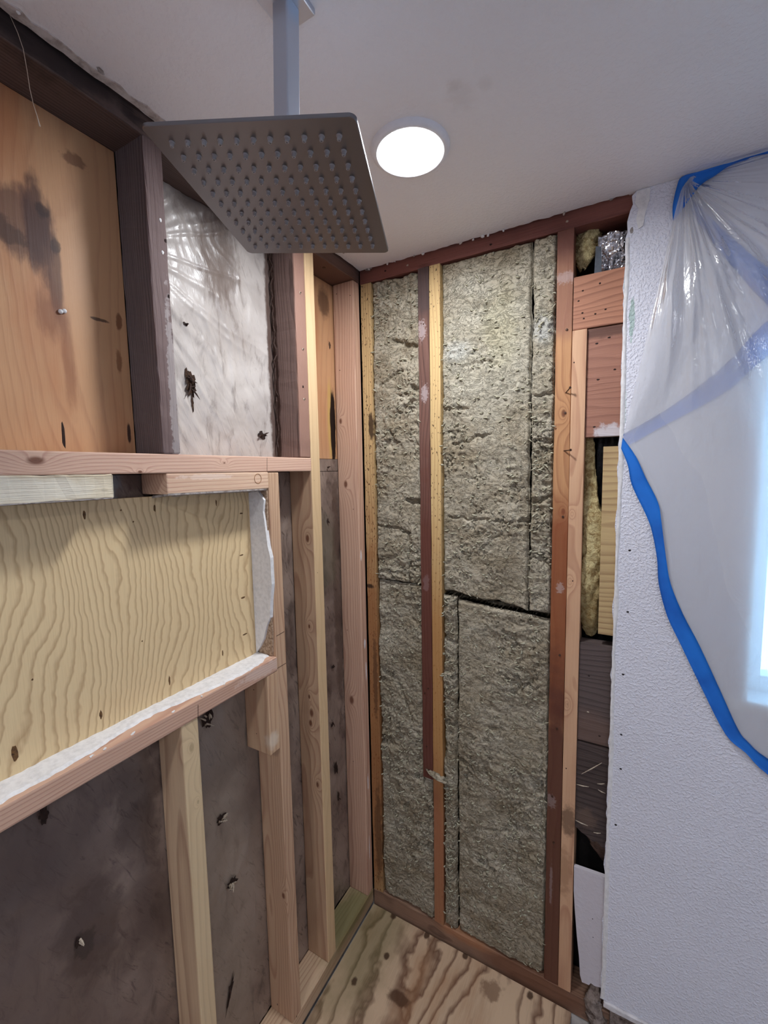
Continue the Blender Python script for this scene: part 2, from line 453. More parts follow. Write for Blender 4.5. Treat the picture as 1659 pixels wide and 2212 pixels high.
# ------------------------------------------------------------------ left wall framing
XB = -0.089
def knot_y(px, y, r): return (PY(px, y), r)
def knot_x(px, r, x=0.0): return (PX(px, x), r)
PT = 0.055        # top of the bottom plates
def nails(parent, pts, mat=None, r=0.003, ln=0.004, axis=(1, 0, 0)):
    for p in pts:
        bm = bmesh.new()
        a = Vector(axis)
        tube_bm(bm, [Vector(p)-a*0.003-parent.location, Vector(p)+a*ln*0.4-parent.location, Vector(p)+a*ln*0.45-parent.location],
                [r, r, r*0.6], 8)
        from_bm('nail', bm, mat or M['nail'], parent)
def hole(parent, p, w, h, normal, mat=None, seed=0, name='nail_hole'):
    """small dark gouge: a thin ragged lens lying on the face"""
    r = random.Random(seed)
    nrm = Vector(normal); up = Vector((0, 0, 1)) if abs(nrm.z) < 0.5 else Vector((0, 1, 0)); sd = up.cross(nrm)
    bm = bmesh.new(); ring = []
    c = Vector(p)-parent.location
    for i in range(12):
        t = 2*math.pi*i/12; k = r.uniform(0.8, 1.15)
        ring.append(bm.verts.new(c+sd*math.cos(t)*w*k+up*math.sin(t)*h*k-nrm*0.0004))
    ctr = bm.verts.new(c+nrm*0.0006)
    for i in range(12): bm.faces.new((ring[i], ring[(i+1) % 12], ctr))
    return from_bm(name, bm, mat or M['rust'], parent)

# bottom plate
M['plateL'] = wood('bottom_plate_pine', S(214, 170, 136), S(164, 112, 82), axis=1, freq=120, blots=[
    dict(c=(-0.03, -0.14, 0.055), r=(0.08, 0.14, 0.03), col=S(92, 98, 52), a=0.75, ns=18, na=0.4, e=0.5),
    dict(c=(0.0, -0.06, 0.03), r=(0.01, 0.3, 0.05), col=S(120, 104, 66), a=0.5, ns=18, na=0.4, e=0.5)])
o = board('bottom_plate', (XB, -1.66, 0.0), (0.0, -0.002, PT), M['plateL'],
      label='pale pine bottom plate with green mould along the niche wall floor', cat='plate')
# top plate
M['plateTop'] = wood('dark_top_plate_wood', S(104, 82, 76), S(56, 42, 40), axis=1, freq=170, fiber=0.4, blots=[
    dict(c=(-0.045, -0.12, 2.40), r=(0.09, 0.16, 0.05), col=S(110, 78, 64), a=0.7, ns=15, na=0.4, e=0.5),
    dict(c=(0, -0.95, 2.43), r=(0.05, 0.16, 0.025), col=S(28, 24, 26), a=0.8, ns=20, na=0.8, e=0.4)])
o = board('top_plate', (XB-0.008, -1.66, 2.402), (0.0, -0.001, 2.472), M['plateTop'], cuts=30, jitter=0.0012, bevel=0.003,
      label='dark weathered top plate under the ceiling of the niche wall', cat='plate')
nails(o, [PZ((700, 578), 2.402)], r=0.006, ln=0.003, axis=(0, 0, -1))
# new end stud in the corner
M['endstud'] = wood('corner_stud_pine', S(216, 162, 136), S(170, 112, 88), freq=130, center=(-0.04, 0.05), knots=[
    knot_y((747, 1046), -0.04, 0.011), knot_y((736, 910), -0.04, 0.008), knot_y((760, 1512), -0.04, 0.014)],
    blots=[dict(c=PX((781, 1200), 0), r=(0.01, 0.004, 0.02), col=WHITE, ns=80, na=0.4),
           dict(c=PX((789, 1390), 0), r=(0.01, 0.006, 0.018), col=WHITE, a=0.8, ns=80, na=0.5),
           dict(c=PX((792, 1450), 0), r=(0.01, 0.004, 0.035), col=WHITE, a=0.7, ns=80, na=0.6),
           dict(c=PX((796, 1690), 0), r=(0.01, 0.004, 0.03), col=WHITE, a=0.7, ns=80, na=0.6),
           dict(c=PX((799, 1830), 0), r=(0.01, 0.004, 0.05), col=WHITE, a=0.5, ns=80, na=0.7)])
end = board('wall_stud', (XB, -0.041, PT), (-0.002, -0.002, 2.402), M['endstud'], bevel=0.004,
      label='pinkish pine stud standing in the corner where the two walls meet', cat='stud', group='new pine studs of the niche wall')
for i, p in enumerate([(756, 638), (727, 635), (734, 800), (763, 1100), (750, 1361), (763, 1645)]):
    hole(end, PY(p, -0.0412), 0.002, 0.0025, (0, -1, 0), seed=i)
# full height stud at the header's end
M['stud2'] = wood('king_stud_pine', S(210, 160, 124), S(160, 108, 76), freq=70, center=(-0.02, 0.05), wob=0.02, knots=[
    knot_y((664, 1163), -0.305, 0.010), knot_y((668, 1353), -0.305, 0.006), knot_y((668, 1505), -0.305, 0.006),
    knot_y((673, 1540), -0.305, 0.011), knot_y((671, 1562), -0.305, 0.009), knot_y((686, 1695), -0.305, 0.008)],
    blots=[dict(c=(0.0, -0.283, 1.3), r=(0.0035, 0.08, 1.6), col=S(226, 196, 150), a=0.65, ns=10, na=0.2, e=0.4)])
M['stud2front'] = M['stud2']
st2 = board('wall_stud', (XB, -0.305, PT), (0.0, -0.262, 2.402), M['stud2'], bevel=0.003,
      label='full height pine stud with pale front edge at the end of the header board', cat='stud', group='new pine studs of the niche wall')
hole(st2, PX((679, 1038)), 0.0015, 0.0015, (1, 0, 0)); hole(st2, PX((686, 1237)), 0.0015, 0.003, (1, 0, 0), seed=2)
# jack stud right of the niche
M['jack'] = wood('jack_stud_pine', S(210, 160, 126), S(166, 112, 80), freq=170, center=(-0.03, 0.04), knots=[knot_y((612, 1935), -0.49, 0.008)])
jk = board('wall_stud', (XB, -0.49, PT), (0.0, -0.45, 1.742), M['jack'], bevel=0.003,
      label='pine jack stud carrying the header at the right side of the niche', cat='stud', group='new pine studs of the niche wall')
for i, p in enumerate([(641, 2195), (599, 2170)]): hole(jk, PX(p) if i == 0 else PY(p, -0.4902), 0.002, 0.005, (1, 0, 0) if i == 0 else (0, -1, 0), seed=i)
# pencil marks across the jack's front edge
def pencil(parent, a, b):
    bm = bmesh.new()
    a = Vector(a)-parent.location; b = Vector(b)-parent.location
    tube_bm(bm, [a, (a+b)/2, b], 0.0005, 5)
    from_bm('pencil_line', bm, M['rust'], parent)
pencil(jk, PX((597, 1374), 0.0003), PX((614, 1364), 0.0003))
pencil(jk, PX((597, 1445), 0.0003), PX((618, 1432), 0.0003))
# block under the sill's end
M['blockpine'] = wood('block_pine', S(216, 166, 128), S(170, 116, 82), freq=90, center=(0.0, 0.06), blots=[
    dict(c=PX((590, 1598)), r=(0.02, 0.018, 0.022), col=S(226, 210, 190), a=0.7, ns=60, na=0.5, e=0.5)])
bk = board('support_block', (XB, -0.531, 0.955), (0.002, -0.4905, 1.186), M['blockpine'], bevel=0.003,
      label='short pine block nailed to the jack stud under the sill\'s right end', cat='block')
for i, p in enumerate([(548, 1490), (554, 1585)]): hole(bk, PY(p, -0.5312), 0.002, 0.002, (0, -1, 0), seed=i)
# cripple stud under the sill
M['cripple'] = wood('cripple_pine', S(218, 172, 134), S(160, 110, 80), freq=60, center=(0.03, 0.06), knots=[knot_x((414, 1615), 0.009), knot_x((428, 1732), 0.004)],
    blots=[dict(c=(0.0, -0.76, 0.8), r=(0.004, 0.06, 0.6), col=S(222, 200, 158), a=0.55, ns=10, na=0.3, e=0.5)])
cr = board('wall_stud', (XB, -0.791, PT), (0.0, -0.748, 1.186), M['cripple'], bevel=0.004,
      label='short pine cripple stud with a knot below the middle of the niche sill', cat='stud', group='new pine studs of the niche wall')
# the niche's other side, left of the frame
board('wall_stud', (XB, -1.58, PT), (0.0, -1.54, 2.402), M['jack'],
      label='pine stud closing the open framing past the niche\'s left end', cat='stud', group='new pine studs of the niche wall')
# header
M['header'] = wood('header_pine', S(222, 170, 148), S(184, 124, 104), axis=1, freq=150, center=(0.05, -0.03), wob=0.01, knots=[
    knot_x((77, 995), 0.010), knot_x((302, 1019), 0.004), knot_x((484, 1000), 0.003)])
hd = board('header_board', (XB, -1.54, 1.744), (0.001, -0.306, 1.784), M['header'], bevel=0.003,
      label='long pinkish pine header board running across the top of the niche', cat='board')
pencil(hd, PX((577, 989), 0.0013), PX((577, 1018), 0.0013))
# boards below the header
M['cream'] = wood('rough_cream_board', S(226, 210, 178), S(188, 164, 126), axis=1, freq=60, fiber=0.8, bump=0.9, rough=0.8, blots=[
    dict(c=(0, -1.05, 1.72), r=(0.02, 0.12, 0.02), col=S(226, 220, 206), a=0.6, ns=30, na=0.8, e=0.4)])
cb = board('blocking_board', (-0.06, -1.54, 1.699), (0.002, -0.897, 1.7435), M['cream'], cuts=40, jitter=0.0011, bevel=0.002, seed=4,
      label='rough cream coloured board under the header at the niche\'s upper left', cat='board')
M['pinkblock'] = wood('pink_block_pine', S(224, 176, 148), S(182, 122, 98), axis=1, freq=110, center=(0.03, 0.05), knots=[],
    blots=[dict(c=PX((450, 1030)), r=(0.02, 0.07, 0.006), col=S(236, 214, 200), a=0.5, ns=70, na=0.9)])
pk = board('blocking_board', (XB, -0.787, 1.699), (0.001, -0.4905, 1.7435), M['pinkblock'], bevel=0.003,
      label='pink pine board with round stamp under the header\'s right half', cat='board')
# round stamp outline
bm = bmesh.new()
c = PX((557, 1034), 0.0013)
ring = [(c[0], c[1]+0.012*math.cos(t), c[2]+0.0125*math.sin(t)) for t in [2*math.pi*i/28 for i in range(29)]]
tube_bm(bm, [Vector(p)-pk.location for p in ring], 0.0007, 4)
from_bm('round_stamp', bm, plain('stamp_ink', S(150, 104, 60), 0.8), pk)
# plaster lip clinging along the underside of the pink board and the cream board
def ragged_strip(name, parent, p0, p1, nseg, wfun, thick, mat, normal, seed=0):
    """ragged ribbon from p0 to p1, hanging by wfun(t) along -z (or the given vector)"""
    r = random.Random(seed); bm = bmesh.new()
    p0 = Vector(p0); p1 = Vector(p1); nrm = Vector(normal)
    rows = []
    for i in range(nseg+1):
        t = i/nseg; p = p0.lerp(p1, t)-parent.location
        d = wfun(t, r)
        rows.append([bm.verts.new(p), bm.verts.new(p+Vector(d)), bm.verts.new(p+Vector(d)+nrm*thick), bm.verts.new(p+nrm*thick)])
    for i in range(nseg):
        for k in range(4):
            bm.faces.new((rows[i][k], rows[i][(k+1) % 4], rows[i+1][(k+1) % 4], rows[i+1][k]))
    bm.faces.new(rows[0][::-1]); bm.faces.new(rows[-1])
    return from_bm(name, bm, mat, parent)
ragged_strip('plaster_lip', pk, (0.001, -0.786, 1.701), (0.001, -0.50, 1.699), 40, lambda t, r: (-0.055-r.uniform(0, .01), 0, -0.003-r.uniform(0, 0.004)), 0.004, M['greyplaster'], (0, 0, -1), 1)
ragged_strip('plaster_lip', cb, (0.002, -1.5, 1.700), (0.002, -0.898, 1.700), 60, lambda t, r: (-0.05-r.uniform(0, .008), 0, -0.001-r.uniform(0, 0.003)), 0.002, M['greyplaster'], (0, 0, -1), 2)
# sill
M['sill'] = wood('sill_pine', S(216, 162, 138), S(174, 116, 94), axis=1, freq=150, center=(0.04, -0.04), blots=[
    dict(c=(0.0, -0.52, 1.21), r=(0.02, 0.10, 0.014), col=S(226, 204, 192), a=0.5, ns=60, na=0.8)])
sl = board('niche_sill', (XB, -1.54, 1.186), (0.003, -0.4905, 1.2265), M['sill'], bevel=0.003,
      label='pine sill board with peeling white plaster along the niche bottom', cat='sill')
pencil(sl, PX((428, 1523), 0.0035), PX((428, 1552), 0.0035))
r = random.Random(8); verts = []; faces = []; nn = 110
for i in range(nn):
    t = i/(nn-1); y = -1.54+t*1.042
    xf = -0.004+0.003*math.sin(t*23)+r.uniform(-0.003, 0.002)
    dpx = math.exp(-((y+0.86)/0.10)**2)*0.026      # bare patch where plaster has flaked off
    dpx += math.exp(-((y+0.50)/0.03)**2)*0.012
    xf -= dpx*(1 if y < -0.75 or y > -0.53 else 0.9)
    h = 0.0022+r.uniform(-0.0008, 0.0012)
    verts += [(-0.0655, y, 1.2268+h), (xf-0.008, y, 1.2268+h+r.uniform(-.0004, .0006)), (xf, y, 1.2262), (-0.0655, y, 1.2262)]
for i in range(nn-1):
    for k in range(3):
        faces.append((i*4+k, i*4+k+1, (i+1)*4+k+1, (i+1)*4+k))
pc = raw('plaster_coat', [Vector(v)-sl.location for v in verts], faces, M['whiteplaster'], sl, smooth=False)
for i in range(7):                          # loose flakes at the plaster's front edge
    y = -1.0+i*0.065+r.uniform(-.03, .03)
    bm = bmesh.new(); bmesh.ops.create_cube(bm, size=1)
    for v in bm.verts: v.co = Vector((v.co.x*r.uniform(.002, .005), v.co.y*r.uniform(.003, .013), v.co.z*r.uniform(.001, .0024)))
    bmesh.ops.rotate(bm, verts=bm.verts, cent=(0, 0, 0), matrix=Matrix.Rotation(r.uniform(-.5, .5), 3, 'X')@Matrix.Rotation(r.uniform(0, 1), 3, 'Z'))
    from_bm('plaster_flake', bm, M['whiteplaster'], sl, Vector((-0.002, y, 1.2275))-sl.location)
# niche backing plywood
M['nicheply'] = plywood('niche_plywood', S(230, 198, 140), S(176, 134, 82), 'yz', 2, K=15.0, D=62.0, across=5.5, along=2.3, line=0.33, rough=0.5, tone=0.10, off=5.3, waver=0.6)
npb = board('niche_plywood', (-0.077, -1.54, 1.205), (-0.065, -0.4915, 1.694), M['nicheply'], bevel=0.0008,
      label='yellow plywood panel with wavy grain backing the wall niche', cat='panel')
M['gouge'] = plain('brown_gouge', S(110, 78, 44), 0.8, 0.4, 300, 0.6, dark=S(52, 34, 22))
for i, (p, w, h) in enumerate([((182, 1112), 4, 15), ((334, 1098), 4, 14), ((467, 1086), 3, 14), ((521, 1109), 9, 3.5), ((522, 1199), 11, 3.5),
        ((525, 1291), 12, 4), ((529, 1370), 12, 4), ((481, 1411), 3.5, 15), ((366, 1470), 3.5, 20), ((218, 1544), 4.5, 16), ((32, 1628), 7, 26),
        ((288, 1127), 3, 3), ((261, 1102), 3, 3), ((307, 1385), 2.5, 3), ((70, 1468), 2.5, 3)]):
    hole(npb, PX(p, -0.065), w*0.0011, h*0.0010, (1, 0, 0), M['gouge'], seed=i, name='screw_gouge')
# white drywall return on the jack's side
rv = lambda q: tuple(PY(q, -0.5025)[[0, 2]])
pts = [(-0.0645, 1.2295)]+[rv(q) for q in [(563, 1395), (570, 1380), (576, 1352), (583, 1335), (584, 1300), (587, 1262), (585, 1230), (584, 1205), (578, 1180), (574, 1150), (571, 1125), (568, 1105), (570, 1080)]]+[(-0.034, 1.698), (-0.0645, 1.698)]
nr = prism('niche_drywall', pts, 1, -0.5025, -0.4905, M['whiteplaster'])
tag(nr, 'torn strip of white drywall on the niche\'s right reveal', 'drywall')
M['torn'] = plain('torn_brown_paper', S(186, 160, 136), 0.9, 0.3, 160, 0.9, 0.003, dark=S(112, 84, 62))
pts2 = [(-0.06, 1.2285), (-0.010, 1.2285), (-0.006, 1.30), (-0.009, 1.40), (-0.004, 1.46), (-0.008, 1.55), (-0.006, 1.62), (-0.004, 1.6975), (-0.05, 1.6975), (-0.055, 1.4)]
tp = prism('torn_paper', pts2, 1, -0.4955, -0.4906, M['torn'], None)
tp.parent = nr

# old cut studs above the header
M['oldstud'] = wood('grey_old_stud', S(112, 98, 98), S(62, 52, 56), freq=170, fiber=0.6, bump=0.6, rough=0.7, blots=[
    dict(c=(0.0, -0.769, 2.1), r=(0.004, 0.05, 0.5), col=S(112, 88, 84), a=0.6, ns=14, na=0.6, e=0.5),
    dict(c=(0.0, -0.757, 1.9), r=(0.006, 0.01, 0.2), col=S(178, 170, 168), a=0.5, ns=70, na=1.2, e=0.2)])
os1 = board('old_stud', (XB-0.006, -0.79, 1.785), (0.0, -0.750, 2.402), M['oldstud'], cuts=24, jitter=0.0009, bevel=0.003, seed=6,
      label='grey weathered old stud between orange plywood and plastic film', cat='stud', group='old cut studs above the header')
for i, p in enumerate([(347, 475), (358, 520), (352, 545), (365, 640)]): hole(os1, PX(p, 0.0012), 0.0025, 0.004, (1, 0, 0), M['whiteplaster'] if i % 2 == 0 else M['rust'], seed=i)
M['oldstud2'] = wood('brown_old_stud', S(134, 104, 94), S(78, 56, 50), freq=150, fiber=0.5, bump=0.5, blots=[
    dict(c=(0.0, -0.33, 2.1), r=(0.005, 0.06, 0.6), col=S(160, 122, 106), a=0.7, ns=14, na=0.5, e=0.5),
    dict(c=(-0.085, -0.352, 2.0), r=(0.01, 0.02, 0.5), col=S(60, 38, 30), a=0.9, ns=30, na=0.8, e=0.3)])
os2 = board('old_stud', (XB-0.006, -0.352, 1.785), (-0.001, -0.3055, 2.402), M['oldstud2'], cuts=24, jitter=0.0006, bevel=0.003, seed=9,
      label='brown old stud nailed beside the full height pine stud above the header', cat='stud', group='old cut studs above the header')
for i, p in enumerate([(649, 632), (655, 754), (657, 862), (655, 835)]): hole(os2, PX(p, 0.0003), 0.0035, 0.0035, (1, 0, 0), M['splinter'] if i != 3 else M['rust'], seed=i)
nails(os2, [PX(q, 0.0) for q in [(649, 632), (655, 754), (658, 862)]], r=0.002)
# orange plywood behind the old studs
DK = S(52, 36, 34)
M['orangeply'] = plywood('orange_plywood', S(206, 142, 92), S(152, 92, 56), 'yz', 2, K=12.0, D=45.0, across=4.0, along=1.0, line=0.14, rough=0.45, tone=0.35, off=9.1, waver=0.35,
    tint=(S(176, 104, 62), 0.5), blots=[
    dict(c=PX((40, 480), -0.092), r=(0.03, 0.055, 0.055), col=S(84, 58, 52), a=0.75, ns=22, na=0.7, e=0.25, st=(1, 1.6, .7)),
    dict(c=PX((85, 500), -0.092), r=(0.03, 0.022, 0.085), col=S(74, 50, 46), a=0.85, ns=24, na=0.6, e=0.25, st=(1, 2, .6)),
    dict(c=PX((120, 590), -0.092), r=(0.03, 0.012, 0.075), col=S(90, 58, 46), a=0.8, ns=24, na=0.5, e=0.3, st=(1, 2.5, .5)),
    dict(c=PX((110, 680), -0.092), r=(0.03, 0.022, 0.04), col=S(122, 74, 50), a=0.6, ns=30, na=0.7, e=0.4, st=(1, 2.5, .6)),
    dict(c=PX((150, 780), -0.092), r=(0.03, 0.010, 0.10), col=S(130, 78, 52), a=0.5, ns=24, na=0.7, e=0.4, st=(1, 2.5, .6)),
    dict(c=PX((10, 495), -0.092), r=(0.03, 0.03, 0.02), col=DK, a=0.6, ns=50, na=1.0, e=0.3),
    dict(c=PX((120, 530), -0.092), r=(0.03, 0.008, 0.016), col=DK, a=0.7, ns=60, na=0.9, e=0.3),
    dict(c=PX((92, 455), -0.092), r=(0.03, 0.010, 0.012), col=DK, a=0.7, ns=60, na=0.9, e=0.3),
    dict(c=PX((215, 690), -0.092), r=(0.03, 0.016, 0.003), col=DK, a=0.8, ns=60, na=0.9, e=0.3),
    dict(c=PX((258, 695), -0.092), r=(0.03, 0.006, 0.016), col=S(110, 66, 44), a=0.8, ns=60, na=0.9, e=0.3),
    dict(c=PX((258, 780), -0.092), r=(0.03, 0.006, 0.02), col=S(120, 76, 50), a=0.7, ns=60, na=0.9, e=0.3),
    dict(c=PX((160, 345), -0.092), r=(0.03, 0.02, 0.01), col=S(96, 58, 44), a=0.6, ns=60, na=1.1, e=0.3),
    dict(c=PX((280, 936), -0.092), r=(0.03, 0.0035, 0.02), col=DK, a=0.95, ns=60, na=0.5, e=0.3),
    dict(c=PX((150, 200), -0.092), r=(0.03, 0.3, 0.05), col=S(150, 84, 56), a=0.5, ns=20, na=0.5, e=0.6),
    dict(c=(-0.092, -0.07, 1.92), r=(0.03, 0.018, 0.13), col=S(196, 160, 96), a=0.9, ns=30, na=0.4, e=0.3, st=(1, 2, .4)),
    dict(c=(-0.092, -0.057, 1.90), r=(0.03, 0.016, 0.14), col=S(24, 16, 14), a=1.0, ns=40, na=0.5, e=0.15, st=(1, 2, .4)),
    dict(c=(-0.092, -0.09, 2.33), r=(0.03, 0.03, 0.05), col=S(70, 46, 38), a=0.7, ns=40, na=0.5, e=0.3),
    dict(c=PX((713, 745), -0.092), r=(0.03, 0.006, 0.012), col=DK, a=0.9, ns=90, na=1.0, e=0.2)])
op = board('plywood_panel', (-0.104, -1.60, 1.787), (-0.094, -0.791, 2.4015), M['orangeply'], bevel=0.001,
      label='orange water-stained plywood sheathing at the upper left', cat='panel')
bm = bmesh.new()
hole(op, PX((137, 940), -0.0938), 0.004, 0.032, (1, 0, 0), M['rust'], seed=3, name='rotted_slot')
for q in ((131, 673), (139, 672)):
    bm = bmesh.new(); bmesh.ops.create_uvsphere(bm, u_segments=10, v_segments=6, radius=0.0042)
    from_bm('white_egg_sac', bm, M['whiteplaster'], op, child_loc(op, PX(q, -0.092)), True)
op2 = board('plywood_panel', (-0.104, -0.262, 1.787), (-0.094, -0.004, 2.4015), M['orangeply'], bevel=0.001,
      label='narrow strip of orange plywood with black rot beside the corner stud', cat='panel')

# ------------------------------------------------------------------ wrinkled film behind the studs
def film_mat(name, light, dark, grime, rough=0.22, dirt=0.5, blots=(), streak=1.0):
    n_hi = 1
    k = NT(name); p = k.pos(); x, y, z = k.sep(p)
    q = k.comb(0.0, k.math('MULTIPLY', y, 26.0), k.math('MULTIPLY', z, 9.0))
    n1 = k.noise(q, 1.0, 5, 0.65, 0.6); n2 = k.noise(p, 5.0, 4, 0.6, 0.4)
    n3 = k.noise(k.comb(0.0, k.math('MULTIPLY', k.math('ADD', y, k.math('MULTIPLY', z, 0.45)), 75.0), k.math('MULTIPLY', z, 16.0)), 1.0, 4, 0.65, 1.2)
    col = k.mix(k.rng(n2, 0.3, 0.75), light, dark)
    col = k.mix(k.math('MULTIPLY', k.rng(n1, 0.5, 0.75), dirt), col, grime)
    col = k.mix(k.math('MULTIPLY', k.rng(n3, 0.56, 0.70), dirt*streak), col, grime)
    col = layers(k, col, p, blots)
    nr = k.bump(k.math('ADD', n1, k.math('MULTIPLY', n3, 0.6)), 0.35, 0.004)
    return k.done(k.bsdf(col, rough, nr, coat=0.35, spec=0.5))
M['film'] = film_mat('grey_film', S(196, 188, 182), S(158, 148, 142), S(96, 82, 74), 0.3, 0.6, streak=0.45, blots=[
    dict(c=PX((470, 560), -0.09), r=(0.03, 0.06, 0.11), col=S(96, 78, 68), a=0.7, ns=34, na=0.8, e=0.35, st=(1, 2, .7)),
    dict(c=PX((440, 440), -0.09), r=(0.03, 0.09, 0.06), col=S(84, 70, 64), a=0.75, ns=34, na=0.8, e=0.5),
    dict(c=(-0.09, -0.362, 2.1), r=(0.03, 0.018, 0.5), col=S(70, 44, 34), a=0.85, ns=40, na=0.5, e=0.3)])
M['filmlow'] = film_mat('brown_stained_paper', S(152, 134, 122), S(92, 76, 70), S(50, 38, 36), 0.34, 0.75, blots=[
    dict(c=(-0.09, -0.62, 0.75), r=(0.05, 0.14, 0.7), col=S(150, 136, 122), a=0.5, ns=8, na=0.5, e=0.5),
    dict(c=(-0.09, -1.15, 0.6), r=(0.05, 0.34, 0.8), col=S(84, 66, 62), a=0.75, ns=7, na=0.5, e=0.4),
    dict(c=PX((200, 2010), -0.09), r=(0.03, 0.06, 0.10), col=S(58, 42, 40), a=0.6, ns=24, na=0.9, e=0.3),
    dict(c=PX((300, 1720), -0.09), r=(0.03, 0.05, 0.16), col=S(64, 48, 44), a=0.5, ns=24, na=0.9, e=0.3),
    dict(c=PX((185, 2040), -0.09), r=(0.03, 0.02, 0.03), col=S(40, 28, 28), a=0.7, ns=50, na=1.0, e=0.2),
    dict(c=(-0.09, -0.06, 1.3), r=(0.03, 0.025, 0.5), col=S(60, 42, 34), a=0.6, ns=26, na=0.9, e=0.3),
    dict(c=(-0.09, -0.12, 1.45), r=(0.03, 0.05, 0.14), col=S(84, 86, 68), a=0.5, ns=20, na=0.6, e=0.4),
    dict(c=(-0.09, -0.39, 0.9), r=(0.03, 0.05, 0.8), col=S(92, 76, 66), a=0.5, ns=9, na=0.6, e=0.4)])
def film(name, y0, y1, z0, z1, amp, seed, mat, step=0.006, fan=None):
    nu = int((y1-y0)/step)+2; nv = int((z1-z0)/step)+2
    yy, zz = np.meshgrid(np.linspace(y0, y1, nu), np.linspace(z0, z1, nv), indexing='ij')
    w = ridge(yy*9+fbm(yy*5, zz*5, 2, seed)*2, zz*3.5, 3, seed+2)
    w2 = ridge((yy+zz*0.6)*22+fbm(yy*8, zz*8, 2, seed+5)*2.5, (zz-yy*0.4)*5, 2, seed+7)
    d = 0.6*w+0.4*w2
    if fan is not None:
        th = np.arctan2(yy-fan[0], zz-fan[1]); rr = np.hypot(yy-fan[0], zz-fan[1])
        d = d+0.28*(1-abs(2*vnoise(th*11+fbm(yy*7, zz*7, 2, seed)*1.5, rr*2, seed+3)-1))**2
    edge = np.minimum.reduce([yy-y0, y1-yy])
    xx = -0.0935+amp*(d-0.35)*sstep(-0.01, 0.03, edge)
    xx = np.clip(xx, -0.0985, -0.080)
    base = Vector((-0.093, (y0+y1)/2, z0))
    vs = np.stack([xx-base.x, yy-base.y, zz-base.z], -1).reshape(-1, 3)
    return raw(name, vs, grid_faces(nu, nv), mat, None, True, base)
f1 = film('plastic_film', -0.749, -0.353, 1.786, 2.401, 0.011, 3, M['film'], 0.004, fan=(-0.80, 2.22))
tag(f1, 'shiny grey plastic film with dark rot holes between the old studs', 'plastic film')
f2 = film('building_paper', -1.60, -0.006, 0.056, 1.742, 0.008, 11, M['filmlow'], 0.0075)
tag(f2, 'brown stained sheet behind the lower studs and below the niche', 'sheet')
f3 = film('building_paper', -0.262, -0.006, 1.744, 1.786, 0.003, 15, M['filmlow'], 0.006)
f3.parent = f2; f3.location = f3.location-f2.location
f3.name = 'paper_lap'
M['rotwood'] = plain('rotten_wood', S(70, 48, 34), 0.9, 0.5, 160, 0.9, 0.004, dark=S(22, 16, 14))
def puncture(parent, p, w, h, seed, nspl=4, spl=None, lean=0.0, mat=None, out=0.012):
    """torn hole: ragged dark patch with splinters standing off it"""
    r = random.Random(seed); bm = bmesh.new()
    c = Vector(p)-parent.location
    ring = []; n = 18
    for i in range(n):
        t = 2*math.pi*i/n; k = r.uniform(0.55, 1.2)
        ring.append(bm.verts.new(c+Vector((0.0006, math.cos(t)*w*k+math.sin(t)*h*lean*k, math.sin(t)*h*k))))
    ctr = bm.verts.new(c+Vector((0.002, 0, 0)))
    for i in range(n): bm.faces.new((ring[i], ring[(i+1) % n], ctr))
    o = from_bm('torn_hole', bm, mat or M['rust'], parent)
    for i in range(nspl):
        bm = bmesh.new()
        a = c+Vector((0.001, r.uniform(-w, w)*0.6, r.uniform(-h, h)*0.5))
        b = a+Vector((r.uniform(0.4, 1)*out, r.uniform(-1, 1)*w*1.1, r.uniform(-1, 1)*h*0.9))
        tube_bm(bm, [a, a.lerp(b, 0.5)+Vector((0.001, 0, 0.001)), b], [0.0026, 0.0021, 0.0005], 5)
        from_bm('splinter', bm, spl or M['splinter'], parent)
F = -0.088
puncture(f1, PX((412, 830), F), 0.014, 0.036, 1, 6, M['darksplinter'], mat=M['rotwood'])
puncture(f1, PX((405, 815), F), 0.008, 0.022, 21, 2, M['darksplinter'], mat=M['rotwood'])
puncture(f1, PX((416, 870), F), 0.003, 0.022, 22, 0, mat=M['rotwood'])
puncture(f1, PX((565, 940), F), 0.016, 0.012, 2, 4, M['darksplinter'])
puncture(f1, PX((400, 700), F), 0.006, 0.005, 4, 1, M['darksplinter'])
puncture(f2, PX((449, 1555), F), 0.018, 0.026, 5, 6, M['splinter'])
puncture(f2, PX((478, 1768), F), 0.016, 0.016, 6, 6, M['splinter'])
puncture(f2, PX((500, 1908), F), 0.022, 0.018, 7, 7, M['splinter'], out=0.02)
puncture(f2, PX((497, 2145), F), 0.007, 0.055, 8, 1, M['darksplinter'], lean=0.35)
puncture(f2, PX((95, 1762), F), 0.010, 0.018, 9, 0)
puncture(f2, PX((170, 2035), F), 0.007, 0.010, 10, 2, M['splinter'])
for i, (q, w, h) in enumerate([((726, 1658), 0.010, 0.030), ((719, 1440), 0.012, 0.008), ((718, 1565), 0.010, 0.010), ((731, 1720), 0.006, 0.020), ((708, 1010), 0.006, 0.004), ((708, 1125), 0.004, 0.010)]):
    puncture(f2, PX(q, F), w, h, 30+i, 1, M['darksplinter'])
# strings of bark along the brown old stud's back edge
r = random.Random(12); bm = bmesh.new()
for j in range(7):
    z0 = 1.80+j*0.085; pts = []
    for i in range(7):
        pts.append(Vector((-0.082+r.uniform(-.003, .006), -0.357+r.uniform(-0.006, 0.003), z0+i*0.017))-os2.location)
    tube_bm(bm, pts, [0.001, 0.0025, 0.003, 0.0035, 0.003, 0.002, 0.0008], 6)
from_bm('bark_shreds', bm, M['darksplinter'], os2)

